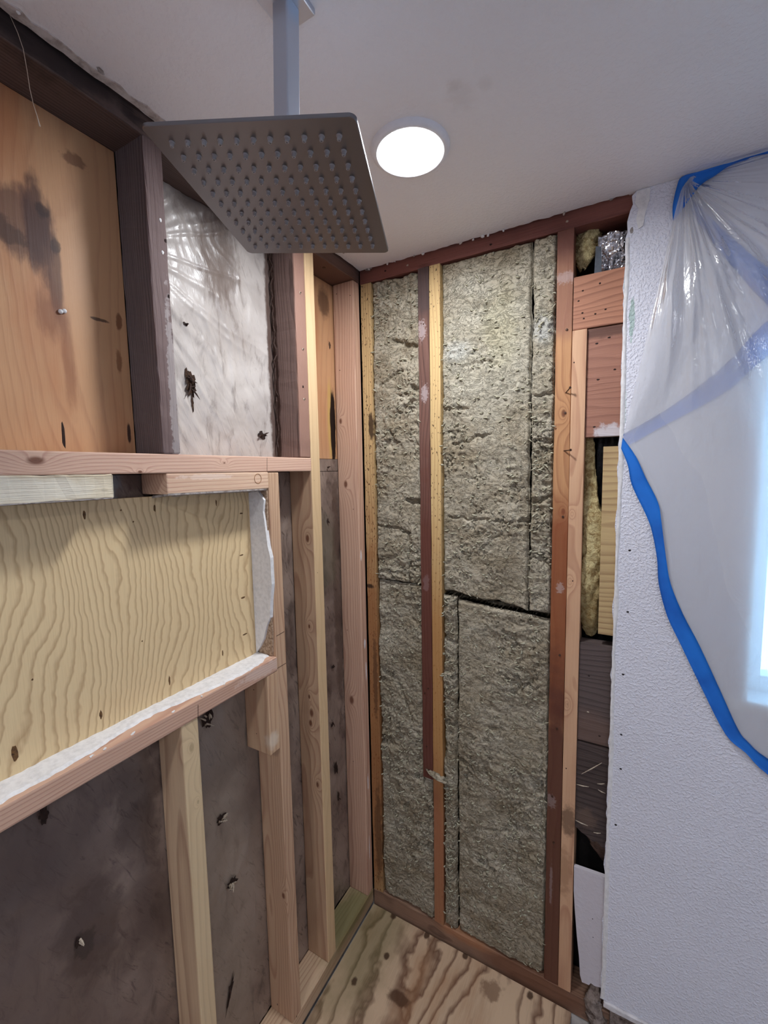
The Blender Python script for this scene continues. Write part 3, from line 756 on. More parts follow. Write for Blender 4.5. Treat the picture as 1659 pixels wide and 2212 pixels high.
# ------------------------------------------------------------------ back wall framing
M['plateB'] = wood('red_brown_plate', S(140, 78, 64), S(92, 46, 40), axis=0, freq=130, fiber=0.5, bump=0.4)
o = board('top_plate', (0.0, 0.0, 2.398), (0.870, 0.09, 2.472), M['plateB'], cuts=20, jitter=0.0008, bevel=0.002, seed=2,
      label='reddish brown top plate above the insulation batts', cat='plate')
for i, q in enumerate([(832, 585), (880, 573), (1060, 528), (1225, 478)]): hole(o, PY(q, -0.0009), 0.004, 0.003, (0, -1, 0), M['splinter'] if i % 2 else M['rust'], seed=i)
M['plateB2'] = wood('brown_bottom_plate', S(156, 116, 88), S(96, 66, 50), axis=0, freq=120, fiber=0.5, bump=0.4, blots=[
    dict(c=(0.62, 0, 0.03), r=(0.16, 0.05, 0.06), col=S(112, 72, 52), a=0.7, ns=14, na=0.4, e=0.4),
    dict(c=(0.38, 0, 0.05), r=(0.10, 0.05, 0.02), col=S(176, 122, 86), a=0.6, ns=24, na=0.5, e=0.4)])
o = board('bottom_plate', (0.002, -0.002, -0.015), (0.90, 0.09, 0.056), M['plateB2'], cuts=24, jitter=0.001, bevel=0.003, seed=3,
      label='brown bottom plate under the insulation at the plywood floor edge', cat='plate')
bm = bmesh.new()
M['yellowold'] = wood('yellow_old_stud', S(206, 160, 98), S(150, 104, 56), freq=140, specks=(260, 0.64, S(60, 38, 22)), blots=[
    dict(c=(0.02, 0, 0.75), r=(0.06, 0.03, 0.75), col=S(140, 84, 46), a=0.75, ns=9, na=0.5, e=0.4),
    dict(c=(0.035, 0, 1.90), r=(0.010, 0.03, 0.05), col=S(50, 32, 22), a=0.9, ns=50, na=0.7, e=0.3),
    dict(c=PY((800, 1266)), r=(0.014, 0.03, 0.008), col=S(44, 26, 18), a=0.9, ns=50, na=0.6, e=0.3),
    dict(c=(0.03, 0, 0.3), r=(0.016, 0.03, 0.2), col=S(70, 48, 34), a=0.6, ns=40, na=0.9, e=0.3),
    dict(c=(0.03, 0, 0.95), r=(0.010, 0.03, 0.16), col=S(70, 44, 30), a=0.6, ns=60, na=0.9, e=0.3)])
ys = board('old_stud', (0.003, -0.001, 0.056), (0.044, 0.09, 2.398), M['yellowold'], cuts=40, jitter=0.0008, bevel=0.002, seed=5,
      label='yellowish speckled old stud at the corner edge of the insulated wall', cat='stud', group='old studs of the insulated wall')
M['brownstud'] = wood('brown_middle_stud', S(122, 82, 68), S(70, 42, 38), freq=150, fiber=0.5, bump=0.4, blots=[
    dict(c=(0.247, 0, 2.33), r=(0.04, 0.03, 0.09), col=S(70, 58, 58), a=0.8, ns=20, na=0.4, e=0.4),
    dict(c=PY((912, 715)), r=(0.014, 0.03, 0.03), col=S(190, 176, 176), a=0.5, ns=160, na=1.5, e=0.3),
    dict(c=PY((918, 850)), r=(0.012, 0.03, 0.025), col=S(190, 176, 176), a=0.5, ns=160, na=1.5, e=0.3),
    dict(c=PY((922, 1258)), r=(0.012, 0.03, 0.025), col=S(190, 170, 170), a=0.45, ns=90, na=1.1, e=0.2),
    dict(c=(0.247, 0, 1.0), r=(0.05, 0.03, 0.7), col=S(96, 46, 34), a=0.65, ns=9, na=0.5, e=0.4)])
bs = board('old_stud', (0.227, -0.004, 0.62), (0.2655, 0.085, 2.398), M['brownstud'], cuts=30, jitter=0.0007, bevel=0.002, seed=7,
      label='dark brown old stud ending short of the floor in mid wall', cat='stud', group='old studs of the insulated wall')
nails(bs, [PY(q, -0.004) for q in [(918, 1497), (925, 1487), (922, 1612), (915, 700)]], r=0.0025, axis=(0, -1, 0))
M['tanstud'] = wood('tan_middle_stud', S(216, 172, 106), S(178, 128, 70), freq=120, specks=(240, 0.65, S(58, 38, 20)), blots=[
    dict(c=(0.28, 0, 0.85), r=(0.06, 0.03, 0.55), col=S(172, 118, 66), a=0.75, ns=6, na=0.3, e=0.5),
    dict(c=(0.27, 0, 0.25), r=(0.06, 0.03, 0.40), col=S(154, 98, 72), a=0.85, ns=8, na=0.3, e=0.4)])
ts = board('old_stud', (0.2667, -0.003, 0.056), (0.304, 0.085, 2.398), M['tanstud'], cuts=30, jitter=0.0006, bevel=0.002, seed=8,
      label='tan speckled old stud fixed to the right of the dark brown stud', cat='stud', group='old studs of the insulated wall')
M['rightstud'] = wood('orange_brown_stud', S(198, 132, 76), S(152, 90, 46), freq=110, center=(0.02, 0.05), fiber=0.4, bump=0.3, knots=[knot_y((1218, 893), 0, 0.009), knot_y((1217, 1105), 0, 0.008)], blots=[
    dict(c=(0.68, 0, 2.28), r=(0.06, 0.05, 0.17), col=S(140, 96, 78), a=0.85, ns=10, na=0.3, e=0.25),
    dict(c=(0.68, 0, 2.40), r=(0.06, 0.05, 0.08), col=S(96, 54, 48), a=0.8, ns=10, na=0.4, e=0.4),
    dict(c=(0.68, 0, 2.27), r=(0.03, 0.05, 0.014), col=S(186, 166, 162), a=0.5, ns=150, na=1.4, e=0.4),
    dict(c=(0.68, 0, 1.28), r=(0.08, 0.05, 0.36), col=S(134, 72, 42), a=0.85, ns=9, na=0.3, e=0.2),
    dict(c=(0.68, 0, 0.45), r=(0.06, 0.05, 0.68), col=S(84, 48, 40), a=0.9, ns=9, na=0.4, e=0.3),
    dict(c=PY((1210, 1270)), r=(0.010, 0.05, 0.016), col=S(190, 170, 164), a=0.5, ns=170, na=1.5, e=0.3),
    dict(c=PY((1190, 1730)), r=(0.014, 0.05, 0.02), col=S(160, 142, 138), a=0.45, ns=170, na=1.5, e=0.3),
    dict(c=PY((1190, 1910)), r=(0.004, 0.05, 0.07), col=S(150, 130, 126), a=0.5, ns=90, na=1.0, e=0.3)])
rs = board('old_stud', (0.656, -0.001, 0.056), (0.699, 0.088, 2.398), M['rightstud'], cuts=40, jitter=0.0007, bevel=0.002, seed=10,
      label='orange-brown old stud darkening to maroon, right of the wide insulation', cat='stud', group='old studs of the insulated wall')
nails(rs, [PY(q, -0.001) for q in [(1224, 712), (1221, 892), (1216, 1116), (1209, 1415), (1203, 1574), (1193, 1720), (1196, 1820)]], r=0.0034, ln=0.005, axis=(0, -1, 0), mat=M['nail'])
def pulled_nail(parent, a, b):
    bm = bmesh.new(); a = Vector(a)-parent.location; b = Vector(b)-parent.location
    d = (b-a).normalized()
    tube_bm(bm, [a, b-d*0.0015, b-d*0.0014, b], [0.0016, 0.0016, 0.0036, 0.0036], 8)
    from_bm('bent_nail', bm, M['nail'], parent)
pulled_nail(rs, PY((1221, 850), 0.002), PY((1232, 837), -0.022)); pulled_nail(rs, PY((1217, 974), 0.002), PY((1233, 972), -0.022))
M['newstudB'] = wood('new_pine_upright', S(218, 158, 118), S(176, 114, 78), freq=140, center=(0.01, 0.06), knots=[knot_y((1236, 1110), 0, 0.004), knot_y((1232, 1255), 0, 0.005), knot_y((1226, 1520), 0, 0.006)], blots=[
    dict(c=PY((1228, 1770)), r=(0.02, 0.03, 0.05), col=S(96, 72, 56), a=0.75, ns=50, na=0.9, e=0.4),
    dict(c=PY((1218, 1880)), r=(0.02, 0.03, 0.07), col=S(130, 92, 64), a=0.45, ns=40, na=0.9, e=0.4)])
nb = board('wall_stud', (0.700, -0.004, 0.056), (0.7375, 0.085, 2.1215), M['newstudB'], bevel=0.002,
      label='new pine upright against the orange-brown stud, stopping below the upper block', cat='stud')
for i, q in enumerate([(1240, 783), (1237, 1255), (1223, 1660)]): hole(nb, PY(q, -0.0042), 0.002, 0.003, (0, -1, 0), seed=i)
# blocks between that stud and the drywall
M['redblock'] = wood('red_brown_block', S(186, 122, 86), S(124, 70, 48), axis=0, freq=70, center=(0.03, -0.05), wob=0.035, bump=0.5)
b1 = board('blocking_board', (0.700, 0.001, 2.1235), (0.845, 0.04, 2.266), M['redblock'], bevel=0.002,
      label='reddish brown block with nail holes, upper one beside the white drywall', cat='board')
for i, q in enumerate([(1258, 676), (1259, 628), (1286, 678), (1261, 688), (1250, 650), (1296, 612), (1308, 668)]): hole(b1, PY(q, 0.0008), 0.0035, 0.003, (0, -1, 0), seed=i)
M['redblock2'] = wood('dark_red_block', S(170, 112, 86), S(138, 86, 66), axis=0, freq=60, center=(0.06, -0.04), wob=0.04, bump=0.5, blots=[
    dict(c=PY((1315, 935)), r=(0.035, 0.05, 0.022), col=S(206, 202, 206), a=0.8, ns=60, na=1.0, e=0.3),
    dict(c=(0.78, 0, 2.11), r=(0.1, 0.05, 0.018), col=S(70, 48, 42), a=0.7, ns=40, na=0.5, e=0.4)])
b2 = board('blocking_board', (0.7382, 0.003, 1.824), (0.845, 0.042, 2.1205), M['redblock2'], bevel=0.002,
      label='tall reddish board with whitened lower edge beside the hanging plastic', cat='board')
for i, q in enumerate([(1289, 742), (1316, 729), (1292, 820), (1328, 798), (1284, 922)]): hole(b2, PY(q, 0.0028), 0.005, 0.003, (0, -1, 0), seed=i)
M['stripply'] = wood('tan_fir_strip', S(200, 160, 104), S(140, 100, 58), axis=0, freq=60, center=(0.10, 0.3), wob=0.02)
b3 = board('wood_strip', (0.786, -0.001, 1.258), (0.845, 0.019, 1.796), M['stripply'], bevel=0.001,
      label='tan strip of fir standing beside the yellow fibreglass', cat='strip')
hole(b3, PY((1315, 1213), 0.0038), 0.011, 0.005, (0, -1, 0), plain('peach_sticker', S(206, 168, 140), 0.7), seed=2, name='torn_sticker')
M['darkblock'] = wood('charred_grey_block', S(98, 82, 78), S(58, 46, 46), axis=0, freq=60, wob=0.03, center=(0.03, -0.05), bump=0.5, blots=[
    dict(c=(0.78, 0, 0.95), r=(0.06, 0.05, 0.06), col=S(116, 90, 78), a=0.5, ns=14, na=0.5, e=0.5)])
b4 = board('blocking_board', (0.7382, 0.002, 0.918), (0.845, 0.045, 1.224), M['darkblock'], bevel=0.002,
      label='dark grey weathered block below the fibreglass gap', cat='board')
for i, q in enumerate([(1270, 1538), (1272, 1460), (1295, 1590)]): hole(b4, PY(q, 0.0018), 0.004, 0.003, (0, -1, 0), M['splinter'] if i == 0 else M['rust'], seed=i)
M['darkblock2'] = wood('split_dark_block', S(84, 68, 64), S(44, 34, 34), axis=0, freq=60, wob=0.03, bump=0.7, fiber=0.6, blots=[
    dict(c=PY((1265, 1770)), r=(0.03, 0.05, 0.03), col=S(112, 92, 80), a=0.6, ns=50, na=0.9, e=0.4)])
pts = [(0.7382, 0.912), (0.845, 0.912), (0.845, 0.60), (0.815, 0.592), (0.800, 0.606), (0.788, 0.60), (0.772, 0.612), (0.757, 0.618), (0.7382, 0.632)]
b5 = prism('blocking_board', pts, 1, 0.004, 0.046, M['darkblock2'])
tag(b5, 'split nearly black block below the dark grey one', 'board')
for i, (a, b) in enumerate([((1245, 1694), (1272, 1700)), ((1290, 1693), (1306, 1693)), ((1292, 1706), (1308, 1714)), ((1242, 1771), (1270, 1784)), ((1256, 1672), (1300, 1648)), ((1282, 1798), (1298, 1800))]):
    bm = bmesh.new(); A, B = Vector(PY(a, 0.003)), Vector(PY(b, 0.002))
    tube_bm(bm, [A, A.lerp(B, .5)+Vector((0, -0.003, 0.001)), B], [0.0006, 0.0018, 0.0006], 5)
    from_bm('splinter', bm, M['splinter'], b5)

# contents of the gaps
M['glasswool'] = None
k = NT('yellow_glass_wool'); p = k.pos()
n1 = k.noise(p, 60, 5, 0.7, 0.8); n2 = k.noise(p, 260, 3, 0.6, 1.0)
col = k.mix(k.rng(n1, 0.35, 0.7), S(228, 212, 160), S(150, 122, 78))
col = layers(k, col, p, [dict(c=PY((1272, 1330), 0.03), r=(0.05, 0.06, 0.09), col=S(120, 96, 58), a=0.6, ns=40, na=0.9, e=0.4)])
M['glasswool'] = k.done(k.bsdf(col, 0.9, k.bump(k.math('ADD', n1, n2), 0.9, 0.006), spec=0.1))
def lumpy(name, path, radii, mat, seed, parent=None, flat=0.6):
    """soft lump swept along a path, surface broken by noise"""
    nr, ns = 26, len(path)*14
    pa = np.array(path, float); rd = np.array(radii, float)
    t = np.linspace(0, len(path)-1, ns)
    P = np.stack([np.interp(t, range(len(path)), pa[:, i]) for i in range(3)], -1)
    R = np.interp(t, range(len(path)), rd)
    vs = []
    base = Vector(path[-1])
    for i in range(ns):
        th = np.linspace(0, 2*np.pi, nr, endpoint=False)
        nz = ridge(np.cos(th)*1.5+t[i]*1.3, np.sin(th)*1.5+t[i]*0.4, 3, seed)+0.5*fbm(np.cos(th)*4+t[i]*4, np.sin(th)*4, 3, seed+4)
        rr = R[i]*(0.30+0.80*nz)
        x = P[i, 0]+np.cos(th)*rr; y = P[i, 1]+np.sin(th)*rr*flat; z = P[i, 2]+(nz-0.8)*0.014
        vs.append(np.stack([x-base.x, y-base.y, z-base.z], -1))
    vs = np.concatenate(vs)
    faces = [(i*nr+j, i*nr+(j+1) % nr, (i+1)*nr+(j+1) % nr, (i+1)*nr+j) for i in range(ns-1) for j in range(nr)]
    faces.append(tuple(range(nr))); faces.append(tuple(range((ns-1)*nr, ns*nr))[::-1])
    return raw(name, vs, faces, mat, parent, True, base)
gw = lumpy('fiberglass_batt', [(0.748, 0.045, 1.822), (0.750, 0.04, 1.74), (0.754, 0.035, 1.66), (0.762, 0.03, 1.58), (0.764, 0.028, 1.50), (0.760, 0.03, 1.42), (0.760, 0.034, 1.34), (0.765, 0.04, 1.27), (0.763, 0.045, 1.235)],
      [0.010, 0.014, 0.020, 0.030, 0.029, 0.030, 0.032, 0.028, 0.012], M['glasswool'], 3)
tag(gw, 'yellow fibreglass tuft stuffed in the tall gap left of the tan strip', 'insulation')
gw2 = lumpy('fiberglass_batt', [(0.728, 0.06, 2.40), (0.732, 0.055, 2.365), (0.724, 0.05, 2.33), (0.716, 0.055, 2.30)], [0.03, 0.038, 0.026, 0.008], M['glasswool'], 8)
tag(gw2, 'yellow fibreglass tuft in the top gap beside crumpled foil', 'insulation')
# black felt paper hanging behind the strip
pts = []
nu, nv = 14, 60
u = np.linspace(0, 1, nu); v = np.linspace(0, 1, nv)
uu, vv = np.meshgrid(u, v, indexing='ij')
xx = 0.768+uu*0.07; zz = 1.25+vv*0.575
yy = 0.066+0.03*fbm(uu*4, vv*9, 3, 5)-0.03*ridge(uu*5+vv*2, vv*2, 2, 9)
ff = raw('felt_paper', np.stack([xx-0.8, yy-0.05, zz-1.25], -1).reshape(-1, 3), grid_faces(nu, nv), M['blackfelt'], None, True, Vector((0.8, 0.05, 1.25)))
tag(ff, 'crumpled black felt paper behind the tan wood strip', 'felt paper')
# crumpled foil and a bent bracket in the top gap
k = NT('crumpled_foil'); p = k.pos()
vr = k.voro(p, 26); nn1 = k.noise(p, 30, 2)
M['foil'] = k.done(k.bsdf(S(214, 214, 218), 0.2, k.bump(k.math('ADD', vr, nn1), 0.45, 0.02), 0.85, spec=0.6))
nu, nv = 30, 34
uu, vv = np.meshgrid(np.linspace(0, 1, nu), np.linspace(0, 1, nv), indexing='ij')
xx = 0.757+uu*0.075; zz = 2.268+vv*0.10
yy = 0.03+0.030*ridge(uu*3.2, vv*3.2, 3, 21)-0.02*vv
foil = raw('foil_scrap', np.stack([xx-0.79, yy-0.03, zz-2.27+0.006*fbm(uu*5, vv*5, 2, 3)], -1).reshape(-1, 3), grid_faces(nu, nv), M['foil'], None, False, Vector((0.79, 0.03, 2.27)))
tag(foil, 'crumpled silver foil in the top gap above the reddish block', 'foil')
br = prism('metal_bracket', [(0.750, 2.268), (0.768, 2.268), (0.766, 2.338), (0.752, 2.342)], 1, 0.018, 0.021, M['steel'])
tag(br, 'flat grey steel bracket left of the crumpled foil', 'bracket')
# opening low in the wall: rubble behind the split block
rub = lumpy('broken_mortar', [(0.805, 0.06, 0.61), (0.80, 0.055, 0.57), (0.812, 0.06, 0.53), (0.82, 0.065, 0.50)], [0.02, 0.03, 0.02, 0.008], plain('brown_mortar', S(120, 96, 84), 0.9, 0.3, 50, 0.8, 0.004), 13)
tag(rub, 'brown broken mortar in the dark hole above the drywall scrap', 'mortar')
# drywall scrap
M['scrap'] = drywall_paint('scrap_paper', S(206, 200, 206), 90, 0.2)
pts = [(0.739, 0.503), (0.83, 0.508), (0.83, 0.135), (0.806, 0.128), (0.795, 0.131), (0.790, 0.121), (0.770, 0.119), (0.764, 0.14), (0.760, 0.20), (0.752, 0.27), (0.744, 0.36), (0.740, 0.42)]
sc = prism('drywall_scrap', pts, 1, -0.006, 0.006, M['scrap'])
tag(sc, 'white drywall scrap low in the wall beside the pine upright', 'drywall')
for i, q in enumerate([(1280, 1985), (1281, 2025)]): hole(sc, PY(q, -0.0062), 0.002, 0.002, (0, -1, 0), seed=i)
M['fur'] = plain('grey_mortar_debris', S(146, 132, 124), 0.95, 0.4, 60, 0.9, 0.006, dark=S(70, 54, 46))
deb = lumpy('mortar_debris', [(0.805, 0.01, 0.14), (0.81, 0.005, 0.10), (0.80, 0.0, 0.06), (0.815, -0.01, 0.02), (0.82, -0.01, -0.016)], [0.008, 0.016, 0.022, 0.026, 0.02], M['fur'], 17, flat=0.6)
tag(deb, 'grey crumbling mortar at the foot of the white drywall', 'mortar')

# ------------------------------------------------------------------ mineral wool batts
def wool_mat():
    k = NT('mineral_wool'); p = k.pos(); x, y, z = k.sep(p)
    q = k.comb(k.math('MULTIPLY', x, 1.0), k.math('MULTIPLY', y, 1.0), k.math('MULTIPLY', z, 1.7))
    n1 = k.noise(q, 7, 4, 0.6); n2 = k.noise(q, 60, 5, 0.7, 0.25); n3 = k.noise(q, 300, 4, 0.7, 0.2)
    n4 = k.noise(q, 26, 5, 0.7, 1.6)
    col = k.mix(k.rng(n1, 0.3, 0.72), S(198, 188, 168), S(164, 150, 126))
    col = k.mix(k.rng(n2, 0.46, 0.70, 0, 0.5), col, S(116, 108, 86))
    col = k.mix(k.rng(n3, 0.55, 0.78, 0, 0.55), col, S(206, 203, 188))
    crack = k.math('ABSOLUTE', k.math('SUBTRACT', n4, 0.5))
    col = k.mix(k.rng(crack, 0.018, 0.0, 0, 0.4), col, S(72, 64, 44))
    col = layers(k, col, p, [
        dict(c=(0.46, 0, 2.10), r=(0.16, 0.1, 0.22), col=S(198, 196, 182), a=0.35, ns=9, na=0.9, e=0.6),
        dict(c=(0.50, 0, 2.16), r=(0.05, 0.1, 0.12), col=S(176, 168, 126), a=0.3, ns=14, na=0.8, e=0.6),
        dict(c=(0.62, 0, 2.14), r=(0.03, 0.1, 0.04), col=S(214, 216, 214), a=0.5, ns=16, na=0.7, e=0.6),
        dict(c=(0.36, 0, 2.12), r=(0.04, 0.1, 0.03), col=S(210, 212, 208), a=0.45, ns=16, na=0.7, e=0.6)])
    h = k.math('ADD', k.math('MULTIPLY', n2, 0.9), k.math('MULTIPLY', n3, 0.5))
    h = k.math('ADD', h, k.math('MULTIPLY', k.rng(crack, 0.0, 0.03), 0.5))
    return k.done(k.bsdf(col, 0.95, k.bump(h, 0.9, 0.006), spec=0.08))
M['wool'] = wool_mat()
k = NT('wool_fibre'); p = k.pos()
M['tuft'] = k.done(k.bsdf(k.mix(k.noise(p, 45, 3), S(198, 194, 174), S(144, 138, 114)), 0.95, spec=0.08))
def batt(x0, x1, z0, z1, front, seed, label, rough=1.0, ntuft=150, creases=(), top=None, bot=None, step=0.0034, widen=None):
    nu = int((x1-x0)/step)+2; nv = int((z1-z0)/step)+2
    uu, vv = np.meshgrid(np.linspace(0, 1, nu), np.linspace(0, 1, nv), indexing='ij')
    xb0 = x0+0.004*(fbm(vv*(z1-z0)*22, 0*vv+3, 3, seed+40)-0.5)*2
    xb1 = x1+0.004*(fbm(vv*(z1-z0)*22, 0*vv+9, 3, seed+50)-0.5)*2
    if widen is not None: xb1 = xb1+widen(z0+(z1-z0)*vv)
    xx = xb0+(xb1-xb0)*uu
    zt = z1+(top(xx) if top is not None else 0)+0.004*(fbm(uu*(x1-x0)*40, 0*uu+5, 3, seed+60)-0.5)*2
    zb = z0+(bot(xx) if bot is not None else 0)+0.004*(fbm(uu*(x1-x0)*40, 0*uu+8, 3, seed+70)-0.5)*2
    zz = zb+(zt-zb)*vv
    a, b = xx*10, zz*10
    soft = fbm(a*0.8, b*0.8, 3, seed)
    lump = ridge(a*3.2+soft*2, b*4.0, 4, seed+3)
    crumb = fbm(a*16, b*18, 3, seed+9)
    patch = sstep(0.35, 0.7, fbm(a*0.9, b*0.6, 2, seed+13))
    d = front-0.010*(soft-0.5)*2-rough*(0.004+0.012*patch)*(lump-0.5)-rough*0.007*(crumb-0.5)
    # torn fissures
    cr = abs(vnoise(a*1.8+1.5*fbm(a*5, b*5, 3, seed+20), b*2.6+1.5*fbm(a*5, b*5, 3, seed+21), seed+22)-0.5)
    d = d+rough*0.014*patch*(1-sstep(0.0, 0.035, cr))
    for (ca, cbb, cw, cd) in creases:      # creases as world (x, z) segments
        ax, az = ca; bx, bz = cbb
        L2 = (bx-ax)**2+(bz-az)**2
        jx = xx+0.006*(fbm(a*4, b*4, 3, seed+31)-0.5)*2; jz = zz+0.010*(fbm(a*4, b*4, 3, seed+33)-0.5)*2
        t = np.clip(((jx-ax)*(bx-ax)+(jz-az)*(bz-az))/L2, 0, 1)
        dd = np.hypot(jx-(ax+t*(bx-ax)), jz-(az+t*(bz-az)))
        d = d+cd*(1-sstep(cw*0.3, cw, dd))
    ed = np.minimum.reduce([(uu)*(x1-x0), (1-uu)*(x1-x0), vv*(z1-z0), (1-vv)*(z1-z0)])
    d = d+0.016*(1-sstep(0.0, 0.007, ed))
    base = Vector(((x0+x1)/2, front, z0))
    vs = np.stack([xx-base.x, d-base.y, zz-base.z], -1).reshape(-1, 3)
    faces = [f[::-1] for f in grid_faces(nu, nv)]
    # rim back to the wall cavity
    per = [i*nv for i in range(nu)]+[(nu-1)*nv+j for j in range(1, nv)]+[i*nv+nv-1 for i in range(nu-2, -1, -1)]+[j for j in range(nv-2, 0, -1)]
    nb0 = len(vs); rim = vs[per].copy(); rim[:, 1] = 0.088-base.y
    vs = np.concatenate([vs, rim])
    n_ = len(per)
    faces += [(per[i], per[(i+1) % n_], nb0+(i+1) % n_, nb0+i) for i in range(n_)]
    faces.append(tuple(range(nb0, nb0+n_))[::-1])
    o = raw('insulation_batt', vs, faces, M['wool'], None, True, base)
    tag(o, label, 'insulation', 'mineral wool batts between the studs')
    # loose curls of fibre standing off the face
    r = random.Random(seed); V = []; Fc = []
    yd = d
    for i in range(ntuft):
        iu = r.randrange(2, nu-2); iv = r.randrange(2, nv-2)
        if patch[iu, iv] < r.random()*0.8: 
            if r.random() < 0.6: continue
        c0 = Vector((xx[iu, iv], yd[iu, iv]+0.001, zz[iu, iv]))-base
        ln = r.uniform(0.006, 0.022); th = r.uniform(-0.6, 0.9)+math.pi*r.randrange(2); w = r.uniform(0.0010, 0.0030)
        lift = r.uniform(0.002, 0.007)*rough; curl = r.uniform(-1.4, 1.4)
        seg = 6; pts = []
        px, pz, ang = c0.x, c0.z, th
        for s_ in range(seg):
            t = s_/(seg-1)
            pts.append(Vector((px, c0.y-lift*math.sin(t*2.6), pz)))
            px += math.cos(ang)*ln/seg; pz += math.sin(ang)*ln/seg; ang += curl/seg
        o0 = len(V)
        for s_, p_ in enumerate(pts):
            t = s_/(seg-1); ww = w*(0.35+0.8*math.sin(math.pi*min(1, t*0.9+0.08)))
            dr = (pts[min(s_+1, seg-1)]-pts[max(s_-1, 0)]).normalized()
            sd = Vector((-dr.z, 0, dr.x)).normalized()
            V += [p_+sd*ww, p_+Vector((0, -ww*0.9, 0)), p_-sd*ww]
        for s_ in range(seg-1):
            for q_ in range(3):
                A = o0+s_*3+q_; B = o0+s_*3+(q_+1) % 3
                Fc.append((A, B, B+3, A+3))
    t = raw('fibre_tufts', V, Fc, M['tuft'], o)
    t['kind'] = 'stuff'
    return o
H = lambda px: tuple(PY(px, 0)[[0, 2]])
batt(0.0455, 0.226, 1.338, 2.397, 0.004, 1, 'upper mineral wool batt in the narrow bay beside the corner', 1.0, 420, creases=[
    (H((808, 1130)), H((880, 1150)), 0.008, 0.012), (H((880, 1150)), H((882, 1275)), 0.006, 0.014), (H((880, 1080)), H((905, 1088)), 0.010, 0.02),
    (H((850, 735)), H((895, 750)), 0.012, 0.018), (H((880, 612)), H((884, 720)), 0.006, 0.008), (H((890, 835)), H((905, 845)), 0.012, 0.016),
    (H((820, 835)), H((870, 800)), 0.006, 0.010), (H((860, 890)), H((885, 870)), 0.008, 0.014)])
batt(0.0455, 0.226, 0.058, 1.334, 0.003, 2, 'lower mineral wool batt in the narrow bay beside the corner', 1.1, 520, widen=lambda z: 0.0385*sstep(0.625, 0.60, z), creases=[
    (H((830, 1450)), H((845, 1460)), 0.012, 0.02), (H((840, 1540)), H((838, 1700)), 0.006, 0.008), (H((818, 1600)), H((850, 1605)), 0.012, 0.016), (H((862, 1480)), H((890, 1560)), 0.008, 0.010)])
batt(0.306, 0.588, 1.325, 2.397, 0.004, 3, 'upper wide mineral wool batt in the right bay', 0.85, 560, bot=lambda x: -0.10*(x-0.306)+0.02*np.sin(x*40)*0.2, creases=[
    (H((955, 880)), H((1010, 885)), 0.008, 0.008), (H((980, 960)), H((1060, 940)), 0.007, 0.008), (H((970, 1120)), H((1150, 1130)), 0.007, 0.007),
    (H((1000, 790)), H((1060, 780)), 0.006, 0.007)])
batt(0.590, 0.655, 1.295, 2.397, 0.002, 4, 'narrow mineral wool strip left of the orange-brown stud', 1.3, 200, creases=[
    (H((1155, 950)), H((1195, 955)), 0.010, 0.014), (H((1155, 1085)), H((1190, 1070)), 0.010, 0.014), (H((1155, 855)), H((1195, 850)), 0.008, 0.012)])
batt(0.3055, 0.354, 0.058, 1.312, 0.003, 5, 'narrow mineral wool strip right of the tan stud', 1.3, 260, creases=[
    (H((955, 1375)), H((985, 1390)), 0.01, 0.012), (H((958, 1570)), H((960, 1640)), 0.01, 0.02)])
batt(0.357, 0.655, 0.058, 1.298, 0.004, 6, 'lower wide mineral wool batt in the right bay', 0.9, 640, top=lambda x: -0.07*(x-0.357), creases=[
    (H((1000, 1790)), H((1100, 1800)), 0.006, 0.006), (H((1170, 1600)), H((1172, 1800)), 0.005, 0.008)])
# tuft hanging over the gap between brown stud and strip near the floor
tf = lumpy('insulation_tuft', [(0.246, -0.002, 0.655), (0.27, -0.012, 0.65), (0.295, -0.014, 0.642), (0.325, -0.008, 0.63)], [0.010, 0.016, 0.018, 0.010], M['wool'], 31, flat=0.8)
tag(tf, 'ragged mineral wool tuft draped over the foot of the tan stud', 'insulation')

# ------------------------------------------------------------------ white drywall wall with the window
YW = -0.013
WX0, WX1, WZ0, WZ1 = 1.115, 1.80, 1.135, 2.08
r = random.Random(21)
left = [(0.824+0.0035*math.sin(z*31)*0.5+r.uniform(-0.0025, 0.0025), z) for z in np.linspace(0.105, 2.33, 110)]
left += [(0.828, 2.345), (0.826, 2.37), (0.832, 2.395), (0.838, 2.41), (0.835, 2.43), (0.846, 2.4395)]
polyL = left+[(WX0, 2.4395), (WX0, 0.105)]
bm = bmesh.new()
def add_prism(bm, pts, y0, y1):
    n = len(pts)
    a = [bm.verts.new((p[0], y0, p[1])) for p in pts]; b = [bm.verts.new((p[0], y1, p[1])) for p in pts]
    bm.faces.new(a); bm.faces.new(b[::-1])
    for i in range(n): bm.faces.new((a[i], a[(i+1) % n], b[(i+1) % n], b[i]))
add_prism(bm, polyL, YW, -0.0006)
add_prism(bm, [(WX0, 0.105), (WX1, 0.105), (WX1, WZ0), (WX0, WZ0)], YW, -0.0006)
add_prism(bm, [(WX0, WZ1), (WX1, WZ1), (WX1, 2.4395), (WX0, 2.4395)], YW, -0.0006)
add_prism(bm, [(WX1, 0.105), (XR, 0.105), (XR, 2.4395), (WX1, 2.4395)], YW, -0.0006)
ww = from_bm('wall_window', bm, M['wallpaint'])
ww['kind'] = 'structure'
